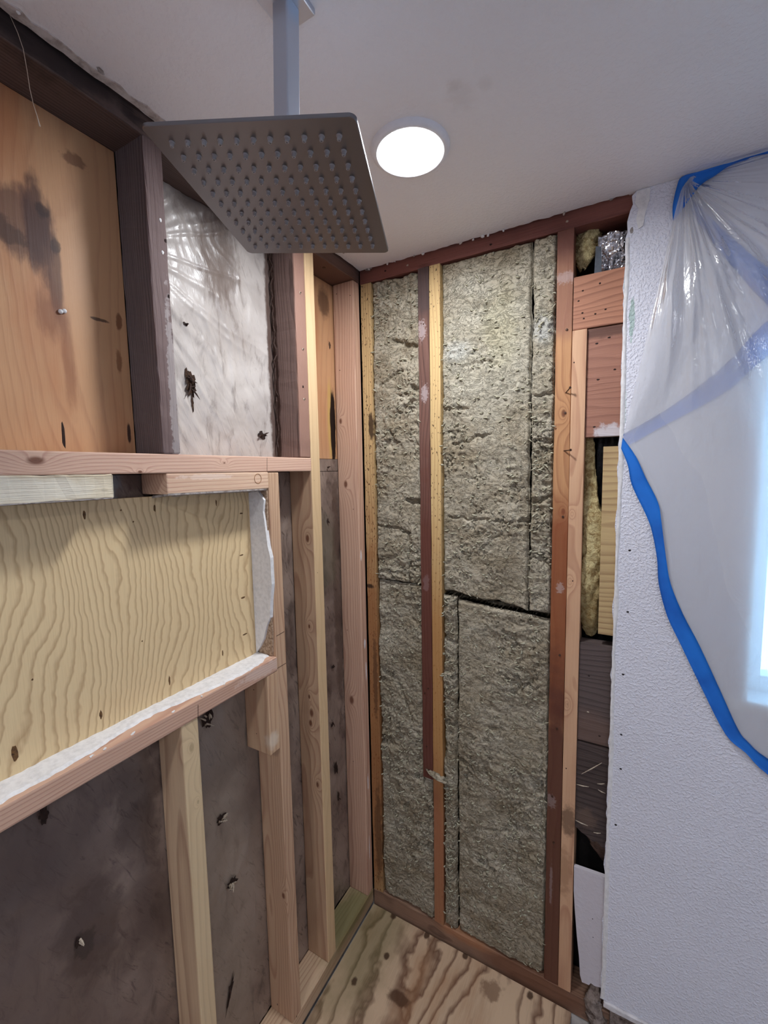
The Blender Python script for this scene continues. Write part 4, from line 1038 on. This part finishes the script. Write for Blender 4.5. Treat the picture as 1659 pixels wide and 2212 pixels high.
# gritty bead of compound running down the cut edge
ns, wd = 420, 5
zz = np.linspace(0.11, 2.33, ns)
vs = []
for j in range(wd):
    t = j/(wd-1)
    wid = 0.006+0.010*fbm(zz*9, 0*zz+2, 3, 3)
    x = 0.8245+t*wid+0.0015*(fbm(zz*40, 0*zz+j, 2, 5)-.5)
    y = YW-0.0002-0.0028*math.sin(math.pi*min(1, 0.25+t*0.75))*(0.3+1.1*fbm(zz*70, 0*zz+j*3, 3, 8))
    if j == wd-1: y = 0*zz+YW+0.0004
    vs.append(np.stack([x, y, zz], -1))
vs = np.concatenate(vs)
bead = raw('compound_edge', vs, grid_faces(wd, ns), M['whiteplaster'], ww, True)
# torn face paper at the top of the edge
fl_pts = [(0.846, 2.437), (0.875, 2.437), (0.874, 2.41), (0.866, 2.38), (0.862, 2.35), (0.852, 2.345), (0.846, 2.37), (0.850, 2.395), (0.842, 2.41)]
prism('torn_flap', fl_pts, 1, YW-0.002, YW+0.0005, M['whiteplaster'], ww)
for i, q in enumerate([(1360, 1189), (1356, 1322), (1346, 1457), (1342, 1587), (1341, 1661), (1330, 1782)]):
    hole(ww, PY(q, YW-0.0002), 0.0042, 0.0035, (0, -1, 0), plain('screw_hole', S(34, 30, 32), 0.8) if i == 0 else bpy.data.materials['screw_hole'], seed=i, name='screw_hole')
hole(ww, PY((1365, 497), YW-0.0002), 0.005, 0.011, (0, -1, 0), M['greyplaster'], seed=4, name='paint_chip')
# exterior wall body round the window (behind the board)
bm = bmesh.new()
for (a, b, c, d) in ((0.90, WX0-0.02, -0.1, 2.47), (WX0-0.02, WX1+0.02, -0.1, WZ0-0.02), (WX0-0.02, WX1+0.02, WZ1+0.02, 2.47), (WX1+0.02, XR+0.05, -0.1, 2.47)):
    add_prism(bm, [(a, c), (b, c), (b, d), (a, d)], 0.0, 0.16)
wo = from_bm('wall_outer', bm, M['dark']); wo['kind'] = 'structure'
# window
win = empty('window_1', ((WX0+WX1)/2, 0.05, WZ0)); win['kind'] = 'structure'
def wpart(name, lo, hi, mat, parent=win, bevel=0.003):
    org = ((lo[0]+hi[0])/2, (lo[1]+hi[1])/2, lo[2])
    base = win.location if parent is win else win.location+parent.location
    return from_bm(name, box_bm(lo, hi, org, bevel), mat, parent, Vector(org)-base)
wpart('window_jamb', (WX0-0.018, -0.012, WZ0), (WX0+0.012, 0.15, WZ1), M['paintedtrim'])
wpart('window_jamb', (WX1-0.012, -0.012, WZ0), (WX1+0.018, 0.15, WZ1), M['paintedtrim'])
wpart('window_head', (WX0+0.012, -0.012, WZ1-0.012), (WX1-0.012, 0.15, WZ1+0.018), M['paintedtrim'])
wpart('window_sill', (WX0-0.03, -0.0145, WZ0-0.02), (WX1+0.03, 0.15, WZ0+0.012), M['paintedtrim'])
for (a, b, c, d) in ((WX0+0.012, WX0+0.050, WZ0+0.012, WZ1-0.012), (WX1-0.055, WX1-0.012, WZ0+0.012, WZ1-0.012)):
    wpart('window_frame', (a, 0.06, c), (b, 0.11, d), M['paintedtrim'])
for (c, d) in ((WZ0+0.012, WZ0+0.055), (WZ1-0.055, WZ1-0.012)):
    wpart('window_frame', (WX0+0.050, 0.06, c), (WX1-0.055, 0.11, d), M['paintedtrim'])
k = NT('window_glass')
gs = k.n('ShaderNodeMixShader'); tr = k.n('ShaderNodeBsdfTransparent'); gl = k.n('ShaderNodeBsdfGlossy'); gl.inputs['Roughness'].default_value = 0.03
gs.inputs[0].default_value = 0.08; k.t.links.new(tr.outputs[0], gs.inputs[1]); k.t.links.new(gl.outputs[0], gs.inputs[2])
M['glass'] = k.done(gs.outputs[0])
wpart('window_pane', (WX0+0.045, 0.082, WZ0+0.05), (WX1-0.05, 0.086, WZ1-0.05), M['glass'], bevel=0)
# lower trim
M['basestrip'] = plain('chipped_white_strip', S(222, 218, 220), 0.7, 0.1, 60, 0.5, 0.003, blots=[])
tr1 = board('trim_1', (0.832, YW-0.007, 0.088), (XR, -0.001, 0.104), M['basestrip'], kind='structure', cuts=60, jitter=0.0012, bevel=0.002, seed=5)
bb = board('baseboard_back', (0.85, -0.009, -0.018), (XR, -0.001, 0.087), M['fur'], kind='structure', cuts=70, jitter=0.0022, bevel=0.001, seed=6)

# ------------------------------------------------------------------ blue tape and plastic over the window
k = NT('blue_masking_tape'); p = k.pos()
cr = k.noise(k.scale(p, (1.0, 1.0, 4.0)), 160, 3, 0.6)
M['tape'] = k.done(k.bsdf(k.mix(k.rng(k.noise(p, 9, 3), 0.35, 0.7), S(26, 116, 214), S(14, 92, 186)), 0.5, k.bump(cr, 0.25, 0.001), spec=0.4))
def ribbon(name, A, B, y, label, group, mat=None, thick=0.0006, sub=4, wav=0.0008):
    """tape between two edge polylines given in wall coordinates (x, z); y may be a function"""
    fy = y if callable(y) else (lambda x, z, s: y)
    n = (len(A)-1)*sub+1
    t = np.linspace(0, len(A)-1, n)
    def smooth(P):
        P = np.array(P, float); idx = np.arange(len(P))
        out = []
        for tt in t:
            i = int(min(tt, len(P)-2)); f = tt-i
            p0, p1, p2, p3 = P[max(i-1, 0)], P[i], P[i+1], P[min(i+2, len(P)-1)]
            out.append(0.5*((2*p1)+(-p0+p2)*f+(2*p0-5*p1+4*p2-p3)*f*f+(-p0+3*p1-3*p2+p3)*f**3))
        return np.array(out)
    a, b = smooth(A), smooth(B)
    vs = []; wn = 5
    for i in range(n):
        for j in range(wn):
            s = j/(wn-1); x, z = a[i]*(1-s)+b[i]*s
            yy = fy(x, z, s)-wav*(vnoise(i*0.4, s*2, 4)-0.5)*2
            vs.append((x, yy, z))
    m_ = len(vs)
    vs = vs+[(v[0], v[1]+thick, v[2]) for v in vs]
    fc = [f[::-1] for f in grid_faces(n, wn)]+grid_faces(n, wn, m_)
    for i in range(n-1):
        fc.append((i*wn, (i+1)*wn, m_+(i+1)*wn, m_+i*wn)); fc.append(((i+1)*wn+wn-1, i*wn+wn-1, m_+i*wn+wn-1, m_+(i+1)*wn+wn-1))
    base = Vector((float(np.mean([v[0] for v in vs])), float(np.mean([v[1] for v in vs])), min(v[2] for v in vs)))
    o = raw(name, [Vector(v)-base for v in vs], fc, mat or M['tape'], None, True, base)
    return tag(o, label, 'tape', group)
yt = -0.0235
w2 = lambda q, y=yt: tuple(PY(q, y)[[0, 2]])
cz = lambda a: (1300+a[0]/2.766, 900+a[1]/2.766)
outer = [(115, 190), (155, 290), (180, 410), (265, 590), (300, 690), (330, 850), (340, 1000), (390, 1190), (470, 1360), (600, 1630), (740, 1900), (860, 2010), (993, 2140)]
inner = [(125, 125), (205, 240), (260, 360), (335, 510), (355, 620), (382, 830), (412, 1000), (490, 1190), (580, 1360), (705, 1630), (815, 1870), (880, 1950), (993, 2045)]
A = [w2(cz(q)) for q in outer]; B = [w2(cz(q)) for q in inner]
A += [(1.30, 0.905), (1.50, 0.84), (1.75, 0.80), (1.95, 0.80)]; B += [(1.30, 0.953), (1.50, 0.888), (1.75, 0.848), (1.95, 0.848)]
ribbon('masking_tape', A, B, yt, 'long curved blue masking tape holding the plastic sheet\'s lower edge', 'blue tape round the window')
# strips under the sheet
yb = -0.0155
A = [w2(q, yb) for q in [(1346, 938), (1420, 897), (1500, 842), (1580, 775), (1659, 692)]]+[(1.30, 2.22), (1.42, 2.33)]
B = [w2(q, yb) for q in [(1352, 966), (1420, 927), (1500, 885), (1580, 838), (1659, 768)]]+[(1.33, 2.17), (1.46, 2.28)]
ribbon('masking_tape', A, B, yb, 'straight blue tape rising to the right under the plastic sheet', 'blue tape round the window')
A = [w2(q, yb) for q in [(1500, 432), (1545, 480), (1600, 530), (1659, 580)]]+[(1.30, 1.98), (1.45, 1.83)]
B = [w2(q, yb) for q in [(1490, 450), (1530, 515), (1590, 585), (1659, 660)]]+[(1.26, 1.93), (1.41, 1.78)]
ribbon('masking_tape', A, B, lambda x, z, s: yb-0.0012, 'blue tape slanting down to the right under the plastic from its top corner', 'blue tape round the window')
# upper strip: bunched at the corner, then along the ceiling
yu = -0.034
c2 = lambda a: (830+a[0]/2.0, a[1]/2.0)
A = [w2(c2(q), yu) for q in [(1250, 945), (1248, 880), (1265, 800), (1290, 735), (1380, 705), (1470, 688), (1560, 640), (1659, 596)]]+[(1.30, 2.436), (1.60, 2.436), (1.95, 2.436)]
B = [w2(c2(q), yu) for q in [(1275, 925), (1305, 880), (1335, 840), (1365, 800), (1420, 765), (1485, 722), (1560, 690), (1659, 664)]]+[(1.30, 2.40), (1.60, 2.395), (1.95, 2.395)]
A = [(x, min(z, 2.437)) for x, z in A]
ribbon('masking_tape', A, B, lambda x, z, s: yu+0.018*(1-s)*0.6, 'blue tape bunched at the plastic sheet\'s top corner along the ceiling', 'blue tape round the window', wav=0.002)

def plastic_mat(name, milk=0.5, seed=0):
    k = NT(name); p = k.pos()
    n = k.noise(k.scale(p, (1.0, 1.0, 0.35)), 22, 4, 0.6, 0.8)
    nrm = k.bump(n, 0.35, 0.01)
    tr = k.n('ShaderNodeBsdfTransparent'); tr.inputs[0].default_value = (0.96, 0.97, 0.98, 1)
    df = k.n('ShaderNodeBsdfDiffuse'); df.inputs[0].default_value = S(246, 244, 244)
    tl = k.n('ShaderNodeBsdfTranslucent'); tl.inputs[0].default_value = S(236, 236, 238)
    gl = k.n('ShaderNodeBsdfGlossy'); gl.inputs['Roughness'].default_value = 0.16; gl.inputs['Color'].default_value = (1, 1, 1, 1)
    for nd in (df, tl, gl): k.t.links.new(nrm, nd.inputs['Normal'])
    m1 = k.n('ShaderNodeMixShader'); m1.inputs[0].default_value = 0.45
    k.t.links.new(df.outputs[0], m1.inputs[1]); k.t.links.new(tl.outputs[0], m1.inputs[2])
    m2 = k.n('ShaderNodeMixShader'); m2.inputs[0].default_value = milk
    k.t.links.new(tr.outputs[0], m2.inputs[1]); k.t.links.new(m1.outputs[0], m2.inputs[2])
    fr = k.n('ShaderNodeLayerWeight'); fr.inputs[0].default_value = 0.28; k.t.links.new(nrm, fr.inputs['Normal'])
    m3 = k.n('ShaderNodeMixShader')
    k.t.links.new(k.math('ADD', k.math('MULTIPLY', fr.outputs['Fresnel'], 0.55), 0.05), m3.inputs[0])
    k.t.links.new(m2.outputs[0], m3.inputs[1]); k.t.links.new(gl.outputs[0], m3.inputs[2])
    return k.done(m3.outputs[0])
M['plastic'] = plastic_mat('clear_milky_plastic', 0.50)
# boundary of the sheet on its left and lower side, from the top corner down
edge_pts = [(0.955, 2.425), (0.938, 2.40), (0.930, 2.365), (0.915, 2.28), (0.898, 2.18), (0.875, 2.05), (0.853, 1.93), (0.836, 1.83)]
edge_pts += [((a[0]+b[0])/2, (a[1]+b[1])/2) for a, b in zip([w2(cz(q)) for q in outer], [w2(cz(q)) for q in inner])]
edge_pts += [(1.30, 0.93), (1.50, 0.865), (1.75, 0.825), (1.95, 0.825)]
edge_top = [(0.955, 2.425), (1.0, 2.428), (1.05, 2.43), (1.12, 2.43), (1.3, 2.43), (1.5, 2.43), (1.7, 2.43), (1.93, 2.43)]
right_pts = [(1.93, 2.43), (1.95, 0.825)]
# fan grid: rows go from the left/lower edge across to a guide on the top/right edge
NE, NC = 260, 150
E_ = np.array(edge_pts); sl_ = np.concatenate([[0], np.cumsum(np.hypot(*np.diff(E_, axis=0).T))]); sl_ /= sl_[-1]
G_ = np.array([(0.965, 2.43), (1.05, 2.43), (1.20, 2.43), (1.45, 2.43), (1.93, 2.43), (1.94, 2.0), (1.945, 1.5), (1.95, 0.83)])
sg_ = np.array([0, 0.05, 0.12, 0.2, 0.35, 0.55, 0.78, 1.0])
tt = np.linspace(0, 1, NE)
ex = np.interp(tt, sl_, E_[:, 0]); ez = np.interp(tt, sl_, E_[:, 1])
gx = np.interp(tt, sg_, G_[:, 0]); gz = np.interp(tt, sg_, G_[:, 1])
ss = np.linspace(0, 1, NC)**1.25
XX = ex[:, None]*(1-ss)+gx[:, None]*ss; ZZ = ez[:, None]*(1-ss)+gz[:, None]*ss
ax, az = 0.945, 2.425
TH = np.arctan2(XX-ax, az-ZZ); RR = np.hypot(XX-ax, ZZ-az)
pl = (1-abs(2*vnoise(TH*8.5+0.35*fbm(XX*6, ZZ*6, 2, 2), RR*1.2, 12)-1))**2.2
pl2 = (1-abs(2*vnoise(TH*21+0.5*fbm(XX*6, ZZ*6, 2, 6), RR*2, 15)-1))**2
soft = fbm(XX*4.5, ZZ*3.0, 3, 9)
taped = 1-sstep(2.10, 1.78, ez)             # 0 where the edge is taped flat, 1 where it hangs free
fe = np.where(ss[None, :] > 0.5, 1, sstep(0.07, 0.35, ss[None, :]))
fe = np.maximum(fe, taped[:, None]*0.8)
calm = 1-0.85*sstep(0.55, 1.1, TH)
YY = -0.0180-(0.005+0.030*pl*calm*sstep(0.02, 0.25, RR)*np.exp(-RR*0.9)+0.012*pl2*calm*np.exp(-RR*1.4)+0.030*soft*sstep(0.0, 0.5, RR))*fe
YY = YY-0.010*taped[:, None]*(1-ss[None, :])
base = Vector((1.3, -0.02, 0.83))
sheetv = np.stack([XX-base.x, YY-base.y, ZZ-base.z], -1).reshape(-1, 3)
ps = raw('plastic_sheet', sheetv, grid_faces(NE, NC), M['plastic'], None, True, base)
tag(ps, 'milky plastic sheet gathered at the top and taped over the window', 'plastic sheet')
# second layer folded under the left side of the sheet
G2 = np.array([(0.968, 2.422), (0.985, 2.39), (1.02, 2.26), (1.07, 2.06), (1.125, 1.82), (1.17, 1.60), (1.21, 1.35), (1.25, 1.10), (1.27, 0.95)])
E2 = E_[:21]; s2 = np.concatenate([[0], np.cumsum(np.hypot(*np.diff(E2, axis=0).T))]); s2 /= s2[-1]
g2 = np.linspace(0, 1, len(G2))
t2 = np.linspace(0, 1, 160); q2 = np.linspace(0.012, 1, 50)
X2 = np.interp(t2, s2, E2[:, 0])[:, None]*(1-q2)+np.interp(t2, g2, G2[:, 0])[:, None]*q2
Z2 = np.interp(t2, s2, E2[:, 1])[:, None]*(1-q2)+np.interp(t2, g2, G2[:, 1])[:, None]*q2
Y2 = -0.0170-0.004*fbm(X2*6, Z2*3, 3, 4)*sstep(0.0, 0.2, q2)[None, :]
under = raw('folded_layer', np.stack([X2-base.x, Y2-base.y, Z2-base.z], -1).reshape(-1, 3), grid_faces(160, 50), plastic_mat('folded_plastic', 0.25), ps, True)

# ------------------------------------------------------------------ ceiling light of the room, plus added fill lights
def led_light(x, y, strength, label):
    t = empty('recessed_light', (x, y, CZ))
    tag(t, label, 'light')
    bm = bmesh.new()
    prof = [(0.0700, -0.0005), (0.0705, -0.008), (0.073, -0.0105), (0.079, -0.0095), (0.0845, -0.005), (0.0865, 0.0)]
    n = 72; rings = []
    for (rr, zz) in prof:
        rings.append([bm.verts.new((rr*math.cos(2*math.pi*i/n), rr*math.sin(2*math.pi*i/n), zz)) for i in range(n)])
    for a, b in zip(rings, rings[1:]):
        for i in range(n): bm.faces.new((a[i], a[(i+1) % n], b[(i+1) % n], b[i]))
    from_bm('trim_ring', bm, M['ledtrim'], t, smooth=True)
    k = NT('led_lens'); e = k.n('ShaderNodeEmission'); e.inputs['Color'].default_value = LED_COLOR; e.inputs['Strength'].default_value = strength
    mat = k.done(e.outputs[0])
    bm = bmesh.new(); ring = [bm.verts.new((0.0702*math.cos(2*math.pi*i/n), 0.0702*math.sin(2*math.pi*i/n), -0.003)) for i in range(n)]
    bm.faces.new(ring[::-1])
    me = bpy.data.meshes.new('lens'); bm.to_mesh(me); bm.free()
    link('lens', me, mat, t)
    return t
M['ledtrim'] = plain('white_light_trim', S(232, 232, 238), 0.4, 0.03, 40, 0.0)
led_light(0.409, -0.437, LED_STRENGTH, 'round white recessed ceiling light glowing beside the shower head')
led_light(0.55, -2.30, FILL_STRENGTH, 'added fill light, round and white, on the ceiling behind the viewer near the finished left wall')  # unseen fill, added to brighten ceiling and walls
led_light(1.70, -2.05, FILL_STRENGTH, 'added fill light, round and white, on the ceiling behind the viewer near the right wall')  # second unseen fill, added for more bounce onto the ceiling

# ------------------------------------------------------------------ rain shower head
k = NT('brushed_nickel'); tc, v, rn = k.obj()
sx, sy, sz = k.sep(tc)
bn = k.noise(k.comb(k.math('MULTIPLY', sx, 30.0), k.math('MULTIPLY', sy, 900.0), 0.0), 1.0, 2, 0.5)
M['nickel'] = k.done(k.bsdf(S(122, 120, 124), 0.42, k.bump(bn, 0.05, 0.0005), 0.85, spec=0.5))
k = NT('satin_arm_steel')
M['armsteel'] = k.done(k.bsdf(S(196, 204, 218), 0.28, None, 0.75, spec=0.5))
k = NT('grey_rubber'); M['rubber'] = k.done(k.bsdf(S(150, 146, 148), 0.5, spec=0.4))
hs = 0.275
hc = Vector((CAM[0]-hs*1.69893704, CAM[1]+hs*1.99737622, CAM[2]+hs*1.51792418))
wv = Vector((-0.04042879, 0.07656574, 0.36946132))
R3 = Matrix.Rotation(wv.length, 3, wv.normalized())
sh = empty('shower_head', hc)
tag(sh, 'square brushed nickel rain shower head hanging on a ceiling arm', 'shower head')
def rounded_rect(w, h, r, n=6):
    pts = []
    for (cx, cy, a0) in ((w/2-r, h/2-r, 0), (-w/2+r, h/2-r, 90), (-w/2+r, -h/2+r, 180), (w/2-r, -h/2+r, 270)):
        for i in range(n+1):
            a = math.radians(a0+90*i/n); pts.append((cx+r*math.cos(a), cy+r*math.sin(a)))
    return pts
W_, H_ = hs, hs*1.1
bm = bmesh.new()
prof = [(0.0, 0.0012), (0.0, 0.0), (0.0006, 0.0)]
loops = []
for (ins, z) in ((0.0008, 0.0), (0.0, 0.0008), (0.0, 0.0042), (0.0008, 0.005), (0.06, 0.0065), (0.10, 0.010)):
    pts = rounded_rect(W_-2*ins, H_-2*ins, max(0.009-ins*0.05, 0.004))
    loops.append([bm.verts.new((p[0], p[1], z)) for p in pts])
for a, b in zip(loops, loops[1:]):
    for i in range(len(a)): bm.faces.new((a[i], a[(i+1) % len(a)], b[(i+1) % len(b)], b[i]))
bm.faces.new(loops[0][::-1]); bm.faces.new(loops[-1])
plate = from_bm('spray_plate', bm, M['nickel'], sh)
plate.rotation_mode = 'QUATERNION'; plate.rotation_quaternion = R3.to_quaternion()
# nozzles, each a small tapered tip in a dimple
bm = bmesh.new(); n = 12; rings = []
for (rr, z) in ((0.0040, 0.0004), (0.0038, -0.0008), (0.0030, -0.0014), (0.0025, -0.0056), (0.0012, -0.0060), (0.0009, -0.0048)):
    rings.append([bm.verts.new((rr*math.cos(2*math.pi*i/n), rr*math.sin(2*math.pi*i/n), z)) for i in range(n)])
for a, b in zip(rings, rings[1:]):
    for i in range(n): bm.faces.new((a[i], b[i], b[(i+1) % n], a[(i+1) % n]))
bm.faces.new(rings[-1][::-1])
nzme = bpy.data.meshes.new('nozzle'); bm.to_mesh(nzme); bm.free(); nzme.materials.append(M['rubber'])
for i in range(11):
    for j in range(11):
        o = bpy.data.objects.new('nozzle', nzme); COL.objects.link(o); o.parent = plate
        o.location = ((i/10-0.5)*W_*0.81, (j/10-0.5)*H_*0.82, 0.0)
# arm, ball joint and ceiling flange
at = Vector((0.378, -0.799, CZ))
def arm_bm(p0, p1, a, bev=0.0025):
    bm = bmesh.new()
    pts = rounded_rect(a, a, bev, 3)
    A = [bm.verts.new((p0.x+q[0], p0.y+q[1], p0.z)) for q in pts]; B = [bm.verts.new((p1.x+q[0], p1.y+q[1], p1.z)) for q in pts]
    for i in range(len(A)): bm.faces.new((A[i], A[(i+1) % len(A)], B[(i+1) % len(B)], B[i]))
    bm.faces.new(A[::-1]); bm.faces.new(B)
    return bm
from_bm('ceiling_arm', arm_bm(Vector((0, 0, 0.045)), at-hc, 0.0285), M['armsteel'], sh)
bm = bmesh.new(); bmesh.ops.create_uvsphere(bm, u_segments=20, v_segments=12, radius=0.016)
bmesh.ops.translate(bm, verts=bm.verts, vec=(0, 0, 0.028))
from_bm('ball_joint', bm, M['armsteel'], sh, smooth=True)
bm = bmesh.new(); tube_bm(bm, [(0, 0, 0.006), (0, 0, 0.02), (0, 0, 0.021)], [0.017, 0.017, 0.012], 24)
from_bm('swivel_collar', bm, M['armsteel'], sh)
bm = box_bm((-0.031, -0.031, -0.009), (0.031, 0.031, 0.0), (0, 0, 0), 0.002)
from_bm('ceiling_flange', bm, M['armsteel'], sh, at-hc)

# ------------------------------------------------------------------ thread hanging from the top plate
bm = bmesh.new()
pts = [PX(q, 0.004) for q in [(20, 30), (38, 70), (50, 105), (58, 150), (64, 190), (72, 225), (80, 250), (86, 273)]]
b0 = Vector(pts[-1])
tube_bm(bm, [Vector(p)-b0 for p in pts], [0.0005]*6+[0.0007, 0.0014], 5)
th = from_bm('hanging_thread', bm, plain('cream_thread', S(206, 186, 168), 0.8), None, b0, True)
tag(th, 'thin pale thread hanging from the dark top plate at upper left', 'thread')
